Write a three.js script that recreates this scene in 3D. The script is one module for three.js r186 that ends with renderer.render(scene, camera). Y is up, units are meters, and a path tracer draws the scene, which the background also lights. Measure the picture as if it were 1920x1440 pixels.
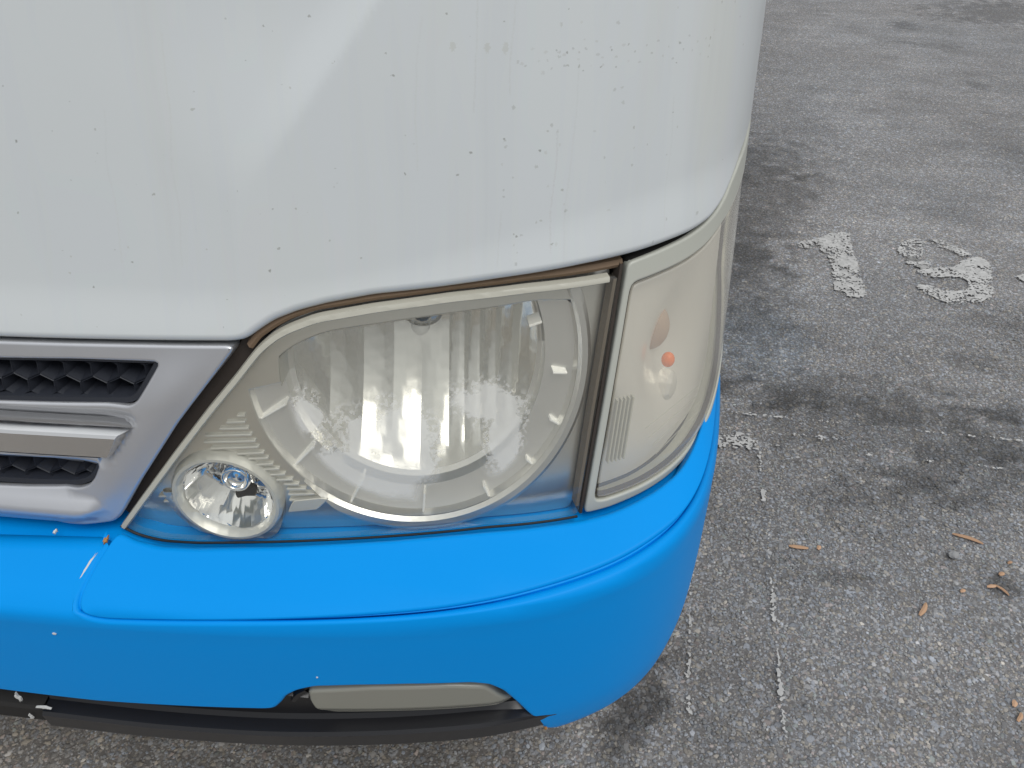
import * as THREE from 'three';
import { mergeGeometries, toCreasedNormals } from 'three/addons/utils/BufferGeometryUtils.js';

// ---------------------------------------------------------------- camera, sky, sun, exposure
const scene = new THREE.Scene();
const camera = new THREE.PerspectiveCamera(2 * Math.atan(720 / 1450) * 180 / Math.PI, 4 / 3, 0.02, 600);
const PITCH = 39 * Math.PI / 180, YAW = 10.5 * Math.PI / 180;
camera.position.set(0, 1.17, 0);
camera.lookAt(-Math.sin(YAW) * Math.cos(PITCH), 1.17 - Math.sin(PITCH), -Math.cos(YAW) * Math.cos(PITCH));
const renderer = new THREE.WebGLRenderer({ antialias: true });
renderer.toneMapping = THREE.LinearToneMapping;
renderer.toneMappingExposure = 1.0;
renderer.shadowMap.enabled = true;

// seeded random numbers and smooth noise
let seed = 20240517;
const rnd = () => { seed |= 0; seed = seed + 0x6D2B79F5 | 0; let t = Math.imul(seed ^ seed >>> 15, 1 | seed); t = t + Math.imul(t ^ t >>> 7, 61 | t) ^ t; return ((t ^ t >>> 14) >>> 0) / 4294967296; };
const rr = (a, b) => a + (b - a) * rnd();
const clamp = (x, a = 0, b = 1) => Math.min(b, Math.max(a, x));
const step = (a, b, x) => { const t = clamp((x - a) / (b - a)); return t * t * (3 - 2 * t); };
const hash = (x, y, k = 0) => { let h = Math.imul(x, 374761393) + Math.imul(y, 668265263) + Math.imul(k, 974634777) | 0; h = Math.imul(h ^ h >>> 13, 1274126177); return ((h ^ h >>> 16) >>> 0) / 4294967296; };
function noise(x, y, k = 0, wrap = 0) {
  const ix = Math.floor(x), iy = Math.floor(y), fx = x - ix, fy = y - iy, u = fx * fx * (3 - 2 * fx), v = fy * fy * (3 - 2 * fy);
  const w = wrap ? (a) => ((a % wrap) + wrap) % wrap : (a) => a;
  const a = hash(w(ix), w(iy), k), b = hash(w(ix + 1), w(iy), k), c = hash(w(ix), w(iy + 1), k), d = hash(w(ix + 1), w(iy + 1), k);
  return a + (b - a) * u + (c - a) * v + (a - b - c + d) * u * v;
}
const fbm = (x, y, k = 0, n = 4) => { let s = 0, a = 0.5, t = 0; for (let i = 0; i < n; i++) { s += a * noise(x, y, k + i); t += a; a *= 0.5; x *= 2.03; y *= 2.03; } return s / t; };

{ // overcast sky: bright overhead, dimmer to the horizon, soft cloud structure
  const W = 512, H = 256, d = new Float32Array(W * H * 4);
  for (let j = 0; j < H; j++) {
    const el = ((j + 0.5) / H - 0.5) * Math.PI, up = Math.max(0, Math.sin(el));
    for (let i = 0; i < W; i++) {
      const az = i / W * 2 * Math.PI, cx = Math.cos(az) * Math.cos(el) * 2.2, cz = Math.sin(az) * Math.cos(el) * 2.2;
      const c = 0.9 + 0.2 * fbm(cx + 7, cz + 3, 5, 4);
      const l = 0.98 * (1 + 2 * up) / 3 * c, o = (j * W + i) * 4;
      d[o] = l * 0.965; d[o + 1] = l; d[o + 2] = l * 1.045; d[o + 3] = 1;
    }
  }
  const sky = new THREE.DataTexture(d, W, H, THREE.RGBAFormat, THREE.FloatType);
  sky.mapping = THREE.EquirectangularReflectionMapping; sky.magFilter = THREE.LinearFilter; sky.minFilter = THREE.LinearFilter; sky.wrapS = THREE.RepeatWrapping; sky.needsUpdate = true;
  scene.background = sky; scene.environment = sky;
}
const sun = new THREE.DirectionalLight(new THREE.Color(1, 0.985, 0.955), 1.3);
sun.position.set(1.6, 5.2, 1.5); sun.target.position.set(-0.2, 0.5, -0.5);
sun.castShadow = true; sun.shadow.radius = 62; sun.shadow.mapSize.set(2048, 2048); sun.shadow.bias = -0.0005;
Object.assign(sun.shadow.camera, { left: -4, right: 4, top: 4, bottom: -4, near: 0.5, far: 20 });
scene.add(sun, sun.target);

// ---------------------------------------------------------------- textures
function tex(W, H, f, srgb, wrap = THREE.RepeatWrapping) {
  const d = new Uint8Array(W * H * 4);
  for (let j = 0; j < H; j++) for (let i = 0; i < W; i++) {
    const c = f((i + 0.5) / W, (j + 0.5) / H, i, j), o = (j * W + i) * 4, a = Array.isArray(c) ? c : [c, c, c];
    for (let k = 0; k < 3; k++) d[o + k] = clamp(a[k]) * 255 + 0.5;
    d[o + 3] = 255;
  }
  return dataTex(d, W, H, srgb, wrap);
}
function dataTex(d, W, H, srgb, wrap = THREE.RepeatWrapping) {
  const t = new THREE.DataTexture(d, W, H, THREE.RGBAFormat, THREE.UnsignedByteType);
  t.wrapS = t.wrapT = wrap; t.magFilter = THREE.LinearFilter; t.minFilter = THREE.LinearMipmapLinearFilter; t.generateMipmaps = true;
  if (srgb) t.colorSpace = THREE.SRGBColorSpace;
  t.needsUpdate = true; return t;
}
const toS = (l) => (l <= 0.0031308 ? 12.92 * l : 1.055 * Math.pow(l, 1 / 2.4) - 0.055);
const frame = (t, s0, y0, w, h) => { t.repeat.set(1 / w, 1 / h); t.offset.set(-s0 / w, -y0 / h); return t; };   // uv in metres -> this rectangle

// ---------------------------------------------------------------- ground: exposed-aggregate asphalt
const TILE = 1.6, TN = 2048;
const asphaltColor = new Uint8Array(TN * TN * 4), asphaltHeight = new Uint8Array(TN * TN * 4);
{
  const px = TN / TILE;
  for (let j = 0; j < TN; j++) for (let i = 0; i < TN; i++) {           // bitumen and fines
    const o = (j * TN + i) * 4, g = hash(i, j, 3), n = noise(i / 5, j / 5, 4), l = 0.115 + 0.13 * n * g + 0.09 * (g > 0.88 ? g : 0) * n;
    asphaltColor[o] = toS(l * 1.03) * 255; asphaltColor[o + 1] = toS(l) * 255; asphaltColor[o + 2] = toS(l * 0.97) * 255; asphaltColor[o + 3] = 255;
    const h = 40 + 60 * n * g; asphaltHeight[o] = asphaltHeight[o + 1] = asphaltHeight[o + 2] = h; asphaltHeight[o + 3] = 255;
  }
  const stone = (cx, cy, r, top) => {
    const nd = 5 + (rnd() * 3 | 0), a0 = rnd() * 6.28, dirs = [], asp = rr(0.55, 1);
    for (let k = 0; k < nd; k++) { const a = a0 + (k + rr(-0.3, 0.3)) * 6.283 / nd; dirs.push([Math.cos(a), Math.sin(a), rr(0.72, 1.05)]); }
    const ta = rnd() * 3.14, ct = Math.cos(ta), st = Math.sin(ta);
    let l = 0.262 * Math.exp((rnd() + rnd() - 1) * 0.55); if (rnd() < 0.035) l *= 1.35;
    const k = rnd(), col = k < 0.36 ? [0.95, 1, 1.07] : k < 0.68 ? [1.0, 1, 0.99] : k < 0.9 ? [1.07, 1, 0.88] : k < 0.96 ? [1.1, 0.98, 0.93] : [0.93, 1.01, 0.97];
    const R = Math.ceil(r / asp) + 1;
    for (let y = -R; y <= R; y++) for (let x = -R; x <= R; x++) {
      const u = (x * ct + y * st) * asp, v = (-x * st + y * ct);
      let m = -1; for (const q of dirs) m = Math.max(m, (u * q[0] + v * q[1]) / (r * q[2]));
      if (m > 1) continue;
      const X = ((cx + x | 0) % TN + TN) % TN, Y = ((cy + y | 0) % TN + TN) % TN, o = (Y * TN + X) * 4, g = 0.86 + 0.28 * hash(X, Y, 9), e = m > 0.82 ? 0.8 : 1;
      for (let c = 0; c < 3; c++) asphaltColor[o + c] = clamp(toS(l * col[c] * g * e)) * 255;
      const h = top * (1 - 0.35 * m * m) * 255; asphaltHeight[o] = asphaltHeight[o + 1] = asphaltHeight[o + 2] = h;
    }
  };
  for (let k = 0; k < 150000; k++) stone(rnd() * TN, rnd() * TN, rr(0.0009, 0.0021) * px, rr(0.35, 0.7));
  for (let k = 0; k < 34000; k++) stone(rnd() * TN, rnd() * TN, rr(0.0016, 0.0037) * px * (rnd() < 0.10 ? 1.4 : 1), rr(0.6, 1));
}
// dark patches in the asphalt tint, stains among them: [x, z, half width, half depth, turn, strength]
const DARK_PATCHES = [[0.42, -2.95, 0.30, 0.22, 0.2, 0.24], [0.28, -2.3, 0.14, 0.5, 0, 0.26], [0.62, -1.42, 0.42, 0.12, -0.1, 0.26], [0.95, -1.55, 0.22, 0.06, -0.2, 0.2], [0.36, -2.55, 0.20, 0.50, 0.1, 0.34], [0.62, -2.75, 0.10, 0.07, 0, 0.22], [0.30, -1.95, 0.16, 0.35, 0, 0.28], [0.55, -1.52, 0.34, 0.10, 0.06, 0.34], [0.86, -1.72, 0.08, 0.05, 0, 0.25],
  [0.72, -1.34, 0.26, 0.06, -0.5, 0.3], [0.93, -1.92, 0.16, 0.035, -0.1, 0.24], [0.52, -1.20, 0.22, 0.05, -0.3, 0.22], [0.36, -1.5, 0.2, 0.05, 0, 0.32], [0.08, -0.66, 0.05, 0.10, 0.2, 0.55], [0.78, -1.28, 0.12, 0.05, -0.7, 0.32],
  [2.02, -5.36, 0.52, 0.34, 0.05, 0.42], [1.33, -5.0, 0.09, 0.10, 0.4, 0.32], [1.35, -4.6, 0.16, 0.05, 0.2, 0.22], [1.44, -3.96, 0.045, 0.06, 0, 0.32], [1.38, -3.2, 0.12, 0.06, 0.2, 0.22], [-0.3, -0.6, 0.5, 0.25, 0, 0.25], [0.73, -1.01, 0.04, 0.03, 0, 0.5], [1.05, -2.55, 0.3, 0.06, 0.2, 0.14], [0.45, -0.98, 0.05, 0.02, 0, 0.35], [0.5, -3.3, 0.3, 0.3, 0.4, 0.12]];
function groundTint(x, z) {
  const broad = fbm(x * 1.3 + 11, z * 1.1 + 5, 20, 4), mid = fbm(x * 6 + 3, z * 9, 30, 4), streak = fbm(x * 5 + z * 3, z * 22, 40, 3);
  let l = 1.07 + 0.36 * (broad - 0.5) + 0.44 * (mid - 0.5) + 0.30 * (streak - 0.5), blue = 0.03 * (noise(x * 3, z * 3, 60) - 0.5);
  const edge = fbm(x * 26, z * 40, 50, 4);
  for (const [sx, sz, w, d, t, a] of DARK_PATCHES) {
    const u = ((x - sx) * Math.cos(t) + (z - sz) * Math.sin(t)) / w, v = (-(x - sx) * Math.sin(t) + (z - sz) * Math.cos(t)) / d, q = Math.sqrt(u * u + v * v) + (edge - 0.5) * 1.6;
    if (q < 1.4) l *= 1 - a * (1 - step(0.55, 1.15, q));
  }
  const smooth = 1 - step(0.5, 1.1, Math.hypot((x - 0.33) / 0.16, (z + 1.72) / 0.22) + (edge - 0.5) * 0.6);   // a smeared bluish patch beside the bus
  l *= 1 - 0.1 * smooth; blue += 0.06 * smooth;
  const dusty = step(0.52, 0.75, fbm(x * 2.3 + 40, z * 2.1, 70, 3)); l *= 1 + 0.16 * dusty;
  const dirt = step(0.15, -0.25, x + 0.25 * (mid - 0.5)) * step(-1.4, -1.0, z);                                     // brown dirt swept under the front of the bus
  return [l * (0.99 - blue + 0.04 * dirt), l * (0.985 - 0.03 * dirt), l * (1.005 + blue - 0.13 * dirt)];
}
const axis = (a, b, h, lo, hi) => { const v = []; for (let x = a; x <= b + 1e-9; x += h) v.push(x); for (let x = b, g = h; x < hi;) { g *= 1.3; x = Math.min(hi, x + g); v.push(x); } for (let x = a, g = h; x > lo;) { g *= 1.3; x = Math.max(lo, x - g); v.unshift(x); } return v; };
{
  const xs = axis(-0.8, 2.6, 0.016, -160, 160), zs = axis(-6.2, 0.3, 0.016, -160, 160), pos = [], uv = [], col = [], idx = [];
  for (const z of zs) for (const x of xs) {
    const und = Math.abs(x) < 8 && Math.abs(z) < 9 ? 0.004 * (fbm(x * 2, z * 2, 80, 3) - 0.5) : 0;
    pos.push(x, und - 0.003, z); uv.push(x / TILE, -z / TILE); col.push(...groundTint(x, z));
  }
  const n = xs.length;
  for (let j = 0; j + 1 < zs.length; j++) for (let i = 0; i + 1 < n; i++) { const a = j * n + i; idx.push(a, a + n, a + 1, a + 1, a + n, a + n + 1); }
  const g = new THREE.BufferGeometry(); g.setAttribute('position', new THREE.Float32BufferAttribute(pos, 3)); g.setAttribute('uv', new THREE.Float32BufferAttribute(uv, 2)); g.setAttribute('color', new THREE.Float32BufferAttribute(col, 3)); g.setIndex(idx); g.computeVertexNormals();
  const m = new THREE.MeshStandardMaterial({ map: dataTex(asphaltColor, TN, TN, true), bumpMap: dataTex(asphaltHeight, TN, TN, false), bumpScale: 0.0022, roughness: 0.82, vertexColors: true });
  const ground = new THREE.Mesh(g, m); ground.name = 'ground'; ground.receiveShadow = true; ground.userData = { kind: 'structure', label: 'worn grey asphalt with exposed stone chips around the bus', category: 'asphalt' }; scene.add(ground);
}

// ---------------------------------------------------------------- the bus skin: plan curve and height profiles, in metres
function pchip(xs, ys) {
  const n = xs.length, h = [], d = [], m = new Array(n).fill(0);
  for (let i = 0; i < n - 1; i++) { h.push(xs[i + 1] - xs[i]); d.push((ys[i + 1] - ys[i]) / h[i]); }
  m[0] = d[0]; m[n - 1] = d[n - 2];
  for (let i = 1; i < n - 1; i++) if (d[i - 1] * d[i] > 0) { const a = 2 * h[i] + h[i - 1], b = h[i] + 2 * h[i - 1]; m[i] = (a + b) / (a / d[i - 1] + b / d[i]); }
  return (x) => {
    x = clamp(x, xs[0], xs[n - 1]); let i = 0; while (i < n - 2 && x > xs[i + 1]) i++;
    const t = (x - xs[i]) / h[i], t2 = t * t, t3 = t2 * t;
    return (2 * t3 - 3 * t2 + 1) * ys[i] + (t3 - 2 * t2 + t) * h[i] * m[i] + (3 * t2 - 2 * t3) * ys[i + 1] + (t3 - t2) * h[i] * m[i + 1];
  };
}
const turnOf = pchip([0, 0.39, 0.605, 0.79, 0.93, 0.988, 1.04, 1.11, 1.18, 1.30], [0, 4.5, 8.5, 15, 33, 49, 65, 79, 86, 90]);
const DS = 0.002, bx = [0], bz = [0];
for (let k = 0; k < 800; k++) { const a = turnOf(k * DS + DS / 2) * Math.PI / 180; bx.push(bx[k] + Math.cos(a) * DS); bz.push(bz[k] - Math.sin(a) * DS); }
function plan(s) {                                                       // s: distance along the plan curve from the middle of the front
  const sg = s < 0 ? -1 : 1, a = Math.abs(s), f = Math.min(a / DS, 799.999), i = Math.floor(f), t = f - i, an = turnOf(a) * Math.PI / 180;
  return [sg * (bx[i] + (bx[i + 1] - bx[i]) * t), bz[i] + (bz[i + 1] - bz[i]) * t - Math.max(0, a - 1.6), sg * Math.sin(an), Math.cos(an)];
}
const rise = pchip([0, 0.5, 0.7, 0.85, 0.95, 1.05, 1.3], [0, 0.0005, 0.004, 0.0125, 0.0205, 0.027, 0.03]);
const YB = [0.34, 0.385, 0.42, 0.47, 0.53, 0.585, 0.600, 0.607, 0.614, 0.623, 0.65], YU = [0.58, 0.66, 0.76, 0.86, 1.0, 1.4, 2.4];
const LAYER = {
  bumper: { back: pchip(YB, [-0.016, -0.025, -0.025, -0.024, -0.024, -0.024, -0.023, -0.015, 0.006, 0.034, 0.081]), inset: pchip(YB, [0.028, 0.018, 0.014, 0.013, 0.014, 0.016, 0.019, 0.021, 0.024, 0.028, 0.034]), rise },
  body: { back: pchip(YU, [0.056, 0.070, 0.091, 0.117, 0.153, 0.26, 0.62]), inset: pchip(YU, [0.012, 0.017, 0.022, 0.027, 0.032, 0.05, 0.11]) },
};
// the pressed crease of the white panel: a line that fades out as it runs down towards the middle
const CR = [[0.7018, 1.0406], [0.6741, 1.0067], [0.6406, 0.9655], [0.6135, 0.9271], [0.7355, 1.0773]];
const crease = (s0, y) => {
  const s = Math.abs(s0), a = CR[3], b = CR[4], L = Math.hypot(b[0] - a[0], b[1] - a[1]), ux = (b[0] - a[0]) / L, uy = (b[1] - a[1]) / L;
  const along = (s - a[0]) * ux + (y - a[1]) * uy, across = (s - a[0]) * uy - (y - a[1]) * ux;      // across > 0 to the lower side of the line
  const w = step(-0.03, 0.13, along) * (1 - step(0.5, 0.9, along));
  const t = clamp((across + 0.030) / 0.034), dip = step(-0.16, -0.030, across), ramp = (t < 0.8 ? t * t / 1.6 : 0.4 + (t - 0.8) - (t - 0.8) ** 2 / 0.4) / 0.5;
  return 0.0115 * w * (ramp - dip);
};
LAYER.panel = { ...LAYER.body, extra: (s, y) => crease(s, y) + 0.0045 * (1 - step(0.0, 0.048, y - (0.795 + 0.068 * step(0.55, 1.0, Math.abs(s))))) };
function P(lay, s, y, off = 0) {
  const L = LAYER[lay], [x, z, nx, nz] = plan(s), yy = L.rise ? y - L.rise(Math.abs(s)) : y, d = off - L.inset(yy) + (L.extra ? L.extra(s, y) : 0);
  return new THREE.Vector3(x + nx * d, y, z + nz * d - L.back(yy));
}
const offAt = (off, s, y) => (typeof off === 'function' ? off(s, y) : off);
function frameAt(lay, s, y, off) {                                       // position, normal, and the two tangents
  const e = 0.0012, p = P(lay, s, y, offAt(off, s, y)), a = P(lay, s + e, y, offAt(off, s + e, y)), a2 = P(lay, s - e, y, offAt(off, s - e, y)), b = P(lay, s, y + e, offAt(off, s, y + e)), b2 = P(lay, s, y - e, offAt(off, s, y - e));
  const ts = a.sub(a2).normalize(), ty = b.sub(b2).normalize(), n = new THREE.Vector3().crossVectors(ts, ty).normalize();
  return { p, n, ts, ty };
}
// ---- outlines
function dense(poly, gap = 0.004, smooth = 2, closed = true) {
  let out = []; const n = poly.length;
  for (let i = 0; i < (closed ? n : n - 1); i++) { const a = poly[i], b = poly[(i + 1) % n], k = Math.max(1, Math.ceil(Math.hypot(b[0] - a[0], b[1] - a[1]) / gap)); for (let j = 0; j < k; j++) out.push([a[0] + (b[0] - a[0]) * j / k, a[1] + (b[1] - a[1]) * j / k]); }
  if (!closed) out.push(poly[n - 1]);
  for (let it = 0; it < smooth; it++) out = out.map((p, i) => { if (!closed && (i === 0 || i === out.length - 1)) return p; const a = out[(i - 1 + out.length) % out.length], b = out[(i + 1) % out.length]; return [(a[0] + 2 * p[0] + b[0]) / 4, (a[1] + 2 * p[1] + b[1]) / 4]; });
  return out;
}
const areaOf = (p) => { let a = 0; for (let i = 0; i < p.length; i++) { const q = p[(i + 1) % p.length]; a += p[i][0] * q[1] - q[0] * p[i][1]; } return a / 2; };
function shifted(loop, d, closed = true) {                               // to the left of travel
  const n = loop.length;
  return loop.map((p, i) => { const a = loop[closed ? (i - 1 + n) % n : Math.max(0, i - 1)], b = loop[closed ? (i + 1) % n : Math.min(n - 1, i + 1)], tx = b[0] - a[0], ty = b[1] - a[1], l = Math.hypot(tx, ty) || 1; return [p[0] - ty / l * d, p[1] + tx / l * d]; });
}
function geo(pos, nor, uv, idx) {
  const g = new THREE.BufferGeometry(); g.setAttribute('position', new THREE.Float32BufferAttribute(pos, 3));
  if (nor) g.setAttribute('normal', new THREE.Float32BufferAttribute(nor, 3));
  g.setAttribute('uv', new THREE.Float32BufferAttribute(uv, 2)); g.setIndex(idx); if (!nor) g.computeVertexNormals(); return g;
}
// a sheet on the skin inside an outline, its edges rolled with radius r and returned inwards by depth
function patch(lay, outer, { holes = [], off = 0, r = 0.003, depth = 0.012, grid = 0.02, smooth = 2, gap = 0.004, rollRows = 4 } = {}) {
  const loops = [outer, ...holes].map((l, i) => { let q = dense(l, gap, smooth); if ((areaOf(q) > 0) !== (i === 0)) q = q.reverse(); return q; });
  const pos = [], nor = [], uv = [], idx = [];
  const put = (s, y) => { const f = frameAt(lay, s, y, off); pos.push(f.p.x, f.p.y, f.p.z); nor.push(f.n.x, f.n.y, f.n.z); uv.push(s, y); return pos.length / 3 - 1; };
  let face = shifted(loops[0], r);                                        // holes are joined to the outline by a cut, then all is cut into cells
  for (const h0 of loops.slice(1)) {
    const h = shifted(h0, r); let best = 9, bi = 0, bj = 0;
    for (let i = 0; i < face.length; i++) for (let j = 0; j < h.length; j++) { const d = Math.hypot(face[i][0] - h[j][0], face[i][1] - h[j][1]); if (d < best) { best = d; bi = i; bj = j; } }
    face = [...face.slice(0, bi + 1), ...h.slice(bj), ...h.slice(0, bj + 1), ...face.slice(bi)];
  }
  const cut = (p, ax, v, sg) => { const out = []; for (let i = 0; i < p.length; i++) { const a = p[i], b = p[(i + 1) % p.length], da = (a[ax] - v) * sg, db = (b[ax] - v) * sg; if (da >= 0) out.push(a); if ((da >= 0) !== (db >= 0)) { const t = da / (da - db), q = [a[0] + (b[0] - a[0]) * t, a[1] + (b[1] - a[1]) * t]; q[ax] = v; out.push(q); } } return out; };
  const range = (p, ax) => { let lo = 9, hi = -9; for (const q of p) { lo = Math.min(lo, q[ax]); hi = Math.max(hi, q[ax]); } return [lo, hi]; };
  const [s0, s1] = range(face, 0), ns = Math.max(1, Math.ceil((s1 - s0) / grid));
  for (let i = 0; i < ns; i++) {
    const col = cut(cut(face, 0, s0 + (s1 - s0) * i / ns, 1), 0, s0 + (s1 - s0) * (i + 1) / ns, -1); if (col.length < 3) continue;
    const [y0, y1] = range(col, 1), j0 = Math.floor(y0 / grid), j1 = Math.ceil(y1 / grid);
    for (let j = j0; j < j1; j++) {
      const cell = cut(cut(col, 1, j * grid, 1), 1, (j + 1) * grid, -1); if (cell.length < 3 || Math.abs(areaOf(cell)) < 1e-11) continue;
      const at = cell.map((q) => put(q[0], q[1])), tris = cell.length === 4 && new Set(cell.map(String)).size === 4 ? [[0, 1, 2], [0, 2, 3]] : THREE.ShapeUtils.triangulateShape(cell.map((q) => new THREE.Vector2(q[0], q[1])), []);
      for (const t of tris) idx.push(at[t[0]], at[t[1]], at[t[2]]);
    }
  }
  loops.forEach((l, li) => {
    const n = l.length, rows = [];
    const inn = shifted(l, 1e-3);
    for (let k = 0; k <= rollRows + 1; k++) {
      const th = Math.min(1, k / rollRows) * Math.PI / 2, lat = r * (1 - Math.sin(th)), dn = k > rollRows ? depth : r * (1 - Math.cos(th)), q = shifted(l, lat), row = [];
      for (let i = 0; i < n; i++) {
        const [s, y] = q[i], f = frameAt(lay, s, y, off), inw = f.ts.clone().multiplyScalar(inn[i][0] - l[i][0]).addScaledVector(f.ty, inn[i][1] - l[i][1]).normalize();
        const p = f.p.clone().addScaledVector(f.n, -dn), nn = f.n.clone().multiplyScalar(Math.cos(th)).addScaledVector(inw, -Math.sin(th)).normalize();
        row.push(pos.length / 3); pos.push(p.x, p.y, p.z); nor.push(nn.x, nn.y, nn.z); uv.push(s, y);
      }
      rows.push(row);
    }
    for (let k = 0; k + 1 < rows.length; k++) for (let i = 0; i < n; i++) { const j = (i + 1) % n, a = rows[k][i], b = rows[k][j], c = rows[k + 1][i], d = rows[k + 1][j]; idx.push(a, c, b, b, c, d); }
  });
  return geo(pos, nor, uv, idx);
}
// a profile [[sideways, out], ...] swept along a path on the skin
function sweep(lay, path, prof, { closed = false, gap = 0.005, smooth = 1, crease: cr = 0.7, caps = false } = {}) {
  const l = dense(path, gap, smooth, closed), rows = prof.map(([a, o]) => shifted(l, a, closed).map(([s, y]) => ({ p: P(lay, s, y, o), s, y }))), pos = [], uv = [], idx = [], n = l.length;
  rows.flat().forEach((q) => { pos.push(q.p.x, q.p.y, q.p.z); uv.push(q.s, q.y); });
  for (let k = 0; k + 1 < rows.length; k++) for (let i = 0; i < (closed ? n : n - 1); i++) { const j = (i + 1) % n, a = k * n + i, b = k * n + j, c = a + n, d = b + n; idx.push(a, b, c, b, d, c); }
  if (caps && !closed) for (let k = 1; k + 1 < rows.length; k++) { idx.push(0, k * n, (k + 1) * n); idx.push(n - 1, (k + 1) * n + n - 1, k * n + n - 1); }
  return toCreasedNormals(geo(pos, null, uv, idx), cr);
}
// rings round a centre on the skin; rows [[radius, out], ...] from outside inwards; reach(angle) limits the radius
const oval = (r, a, ell) => { if (!ell) return [r * Math.cos(a), r * Math.sin(a)]; const [wide, tall, t] = typeof ell === 'function' ? ell(r) : ell, b = a - t, u = r * wide * Math.cos(b), v = r * tall * Math.sin(b); return [u * Math.cos(t) - v * Math.sin(t), u * Math.sin(t) + v * Math.cos(t)]; };
function polar(lay, c, rows, { a0 = 0, a1 = 2 * Math.PI, n = 96, reach = null, crease: cr = 0.6, shape = null, ell = null } = {}) {
  const pos = [], uv = [], idx = [], full = a1 - a0 > 6.28, m = n + 1;
  for (const [r0, o] of rows) for (let i = 0; i <= n; i++) {
    const a = a0 + (a1 - a0) * (full && i === n ? 0 : i / n), r = reach ? Math.min(r0, reach(a)) : r0, [ex, ey] = oval(r, a, ell), s = c[0] + ex, y = c[1] + ey, p = P(lay, s, y, o + (shape ? shape(s - c[0], y - c[1], r, a) : 0));
    pos.push(p.x, p.y, p.z); uv.push(s, y);
  }
  for (let k = 0; k + 1 < rows.length; k++) for (let i = 0; i < n; i++) { const a = k * m + i, b = a + 1, d = a + m, e = d + 1; idx.push(a, b, d, b, e, d); }
  const g = geo(pos, null, uv, idx);
  return cr ? toCreasedNormals(g, cr) : g;
}
// a small bar on the skin from a to b, h high, standing out from o0 to o1
function bar(lay, a, b, h, o0, o1) {
  const l = Math.hypot(b[0] - a[0], b[1] - a[1]), ux = (b[0] - a[0]) / l, uy = (b[1] - a[1]) / l, vx = -uy * h / 2, vy = ux * h / 2, c = h * 0.18, pos = [], uv = [], idx = [];
  const ring = [[-1, o0], [-1, o1 - c], [-0.64, o1], [0.64, o1], [1, o1 - c], [1, o0]];
  for (const q of [a, b]) for (const [k, o] of ring) { const s = q[0] + vx * k, y = q[1] + vy * k, p = P(lay, s, y, o); pos.push(p.x, p.y, p.z); uv.push(s, y); }
  for (let k = 0; k < 5; k++) idx.push(k, k + 6, k + 1, k + 1, k + 6, k + 7);
  for (let k = 1; k < 5; k++) idx.push(0, k, k + 1, 6, 6 + k + 1, 6 + k);
  return toCreasedNormals(geo(pos, null, uv, idx), 0.5);
}
const mirror = (g) => { const m = g.clone().applyMatrix4(new THREE.Matrix4().makeScale(-1, 1, 1)); if (!m.index) { for (const k of Object.keys(m.attributes)) { const a = m.attributes[k], w = a.itemSize; for (let i = 0; i < a.count; i += 3) for (let c = 0; c < w; c++) { const t = a.array[(i + 1) * w + c]; a.array[(i + 1) * w + c] = a.array[(i + 2) * w + c]; a.array[(i + 2) * w + c] = t; } } } else { const a = m.index.array; for (let i = 0; i < a.length; i += 3) { const t = a[i + 1]; a[i + 1] = a[i + 2]; a[i + 2] = t; } } return m; };

// ---------------------------------------------------------------- materials
const std = (color, roughness, metalness = 0, more = {}) => new THREE.MeshPhysicalMaterial({ color: new THREE.Color().setRGB(...color), roughness, metalness, side: THREE.DoubleSide, ...more });
const SPECKS = [[0.7614, 1.0122], [0.7866, 1.0108], [0.7999, 1.0105], [0.7985, 1.0263], [0.8472, 1.0057], [0.8569, 1.006], [0.8835, 1.0059], [0.8487, 0.9979], [0.8573, 0.9968], [0.8973, 1.0085], [0.946, 1.0052], [1.0438, 0.9908], [0.9821, 1.0048], [0.9529, 0.9474], [0.8016, 0.9515], [0.7762, 0.9424], [0.8301, 0.942], [0.8352, 0.9553], [0.8336, 0.8919], [0.8301, 0.8909], [0.8503, 0.9134], [0.844, 0.8744], [0.757, 1.032], [0.7131, 1.0083], [0.494, 0.9567], [0.4301, 0.9464], [0.506, 0.8722], [0.4576, 0.8634], [0.4544, 0.8509], [0.5078, 0.8613], [0.642, 0.9847], [0.675, 1.0017], [0.6185, 0.8575], [0.6265, 0.8742], [0.5325, 0.9123], [0.6245, 1.0229], [0.5699, 0.9714], [0.7183, 0.9942], [0.6913, 0.8677], [0.642, 0.9039], [0.6671, 0.8805], [0.7265, 0.9284], [0.7667, 0.9274], [0.9086, 0.9526], [0.8122, 0.8827], [0.8144, 0.881], [0.8757, 0.9955], [0.8879, 0.9944], [0.9813, 0.9924], [0.9441, 0.9928], [0.4199, 0.8953], [0.5692, 0.8728], [0.4722, 0.8404], [0.6571, 1.0285]];
const PW = 2048, PH = 1024, PS0 = 0.28, PY0 = 0.77, PSW = 1.05, PYH = 0.46;
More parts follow.
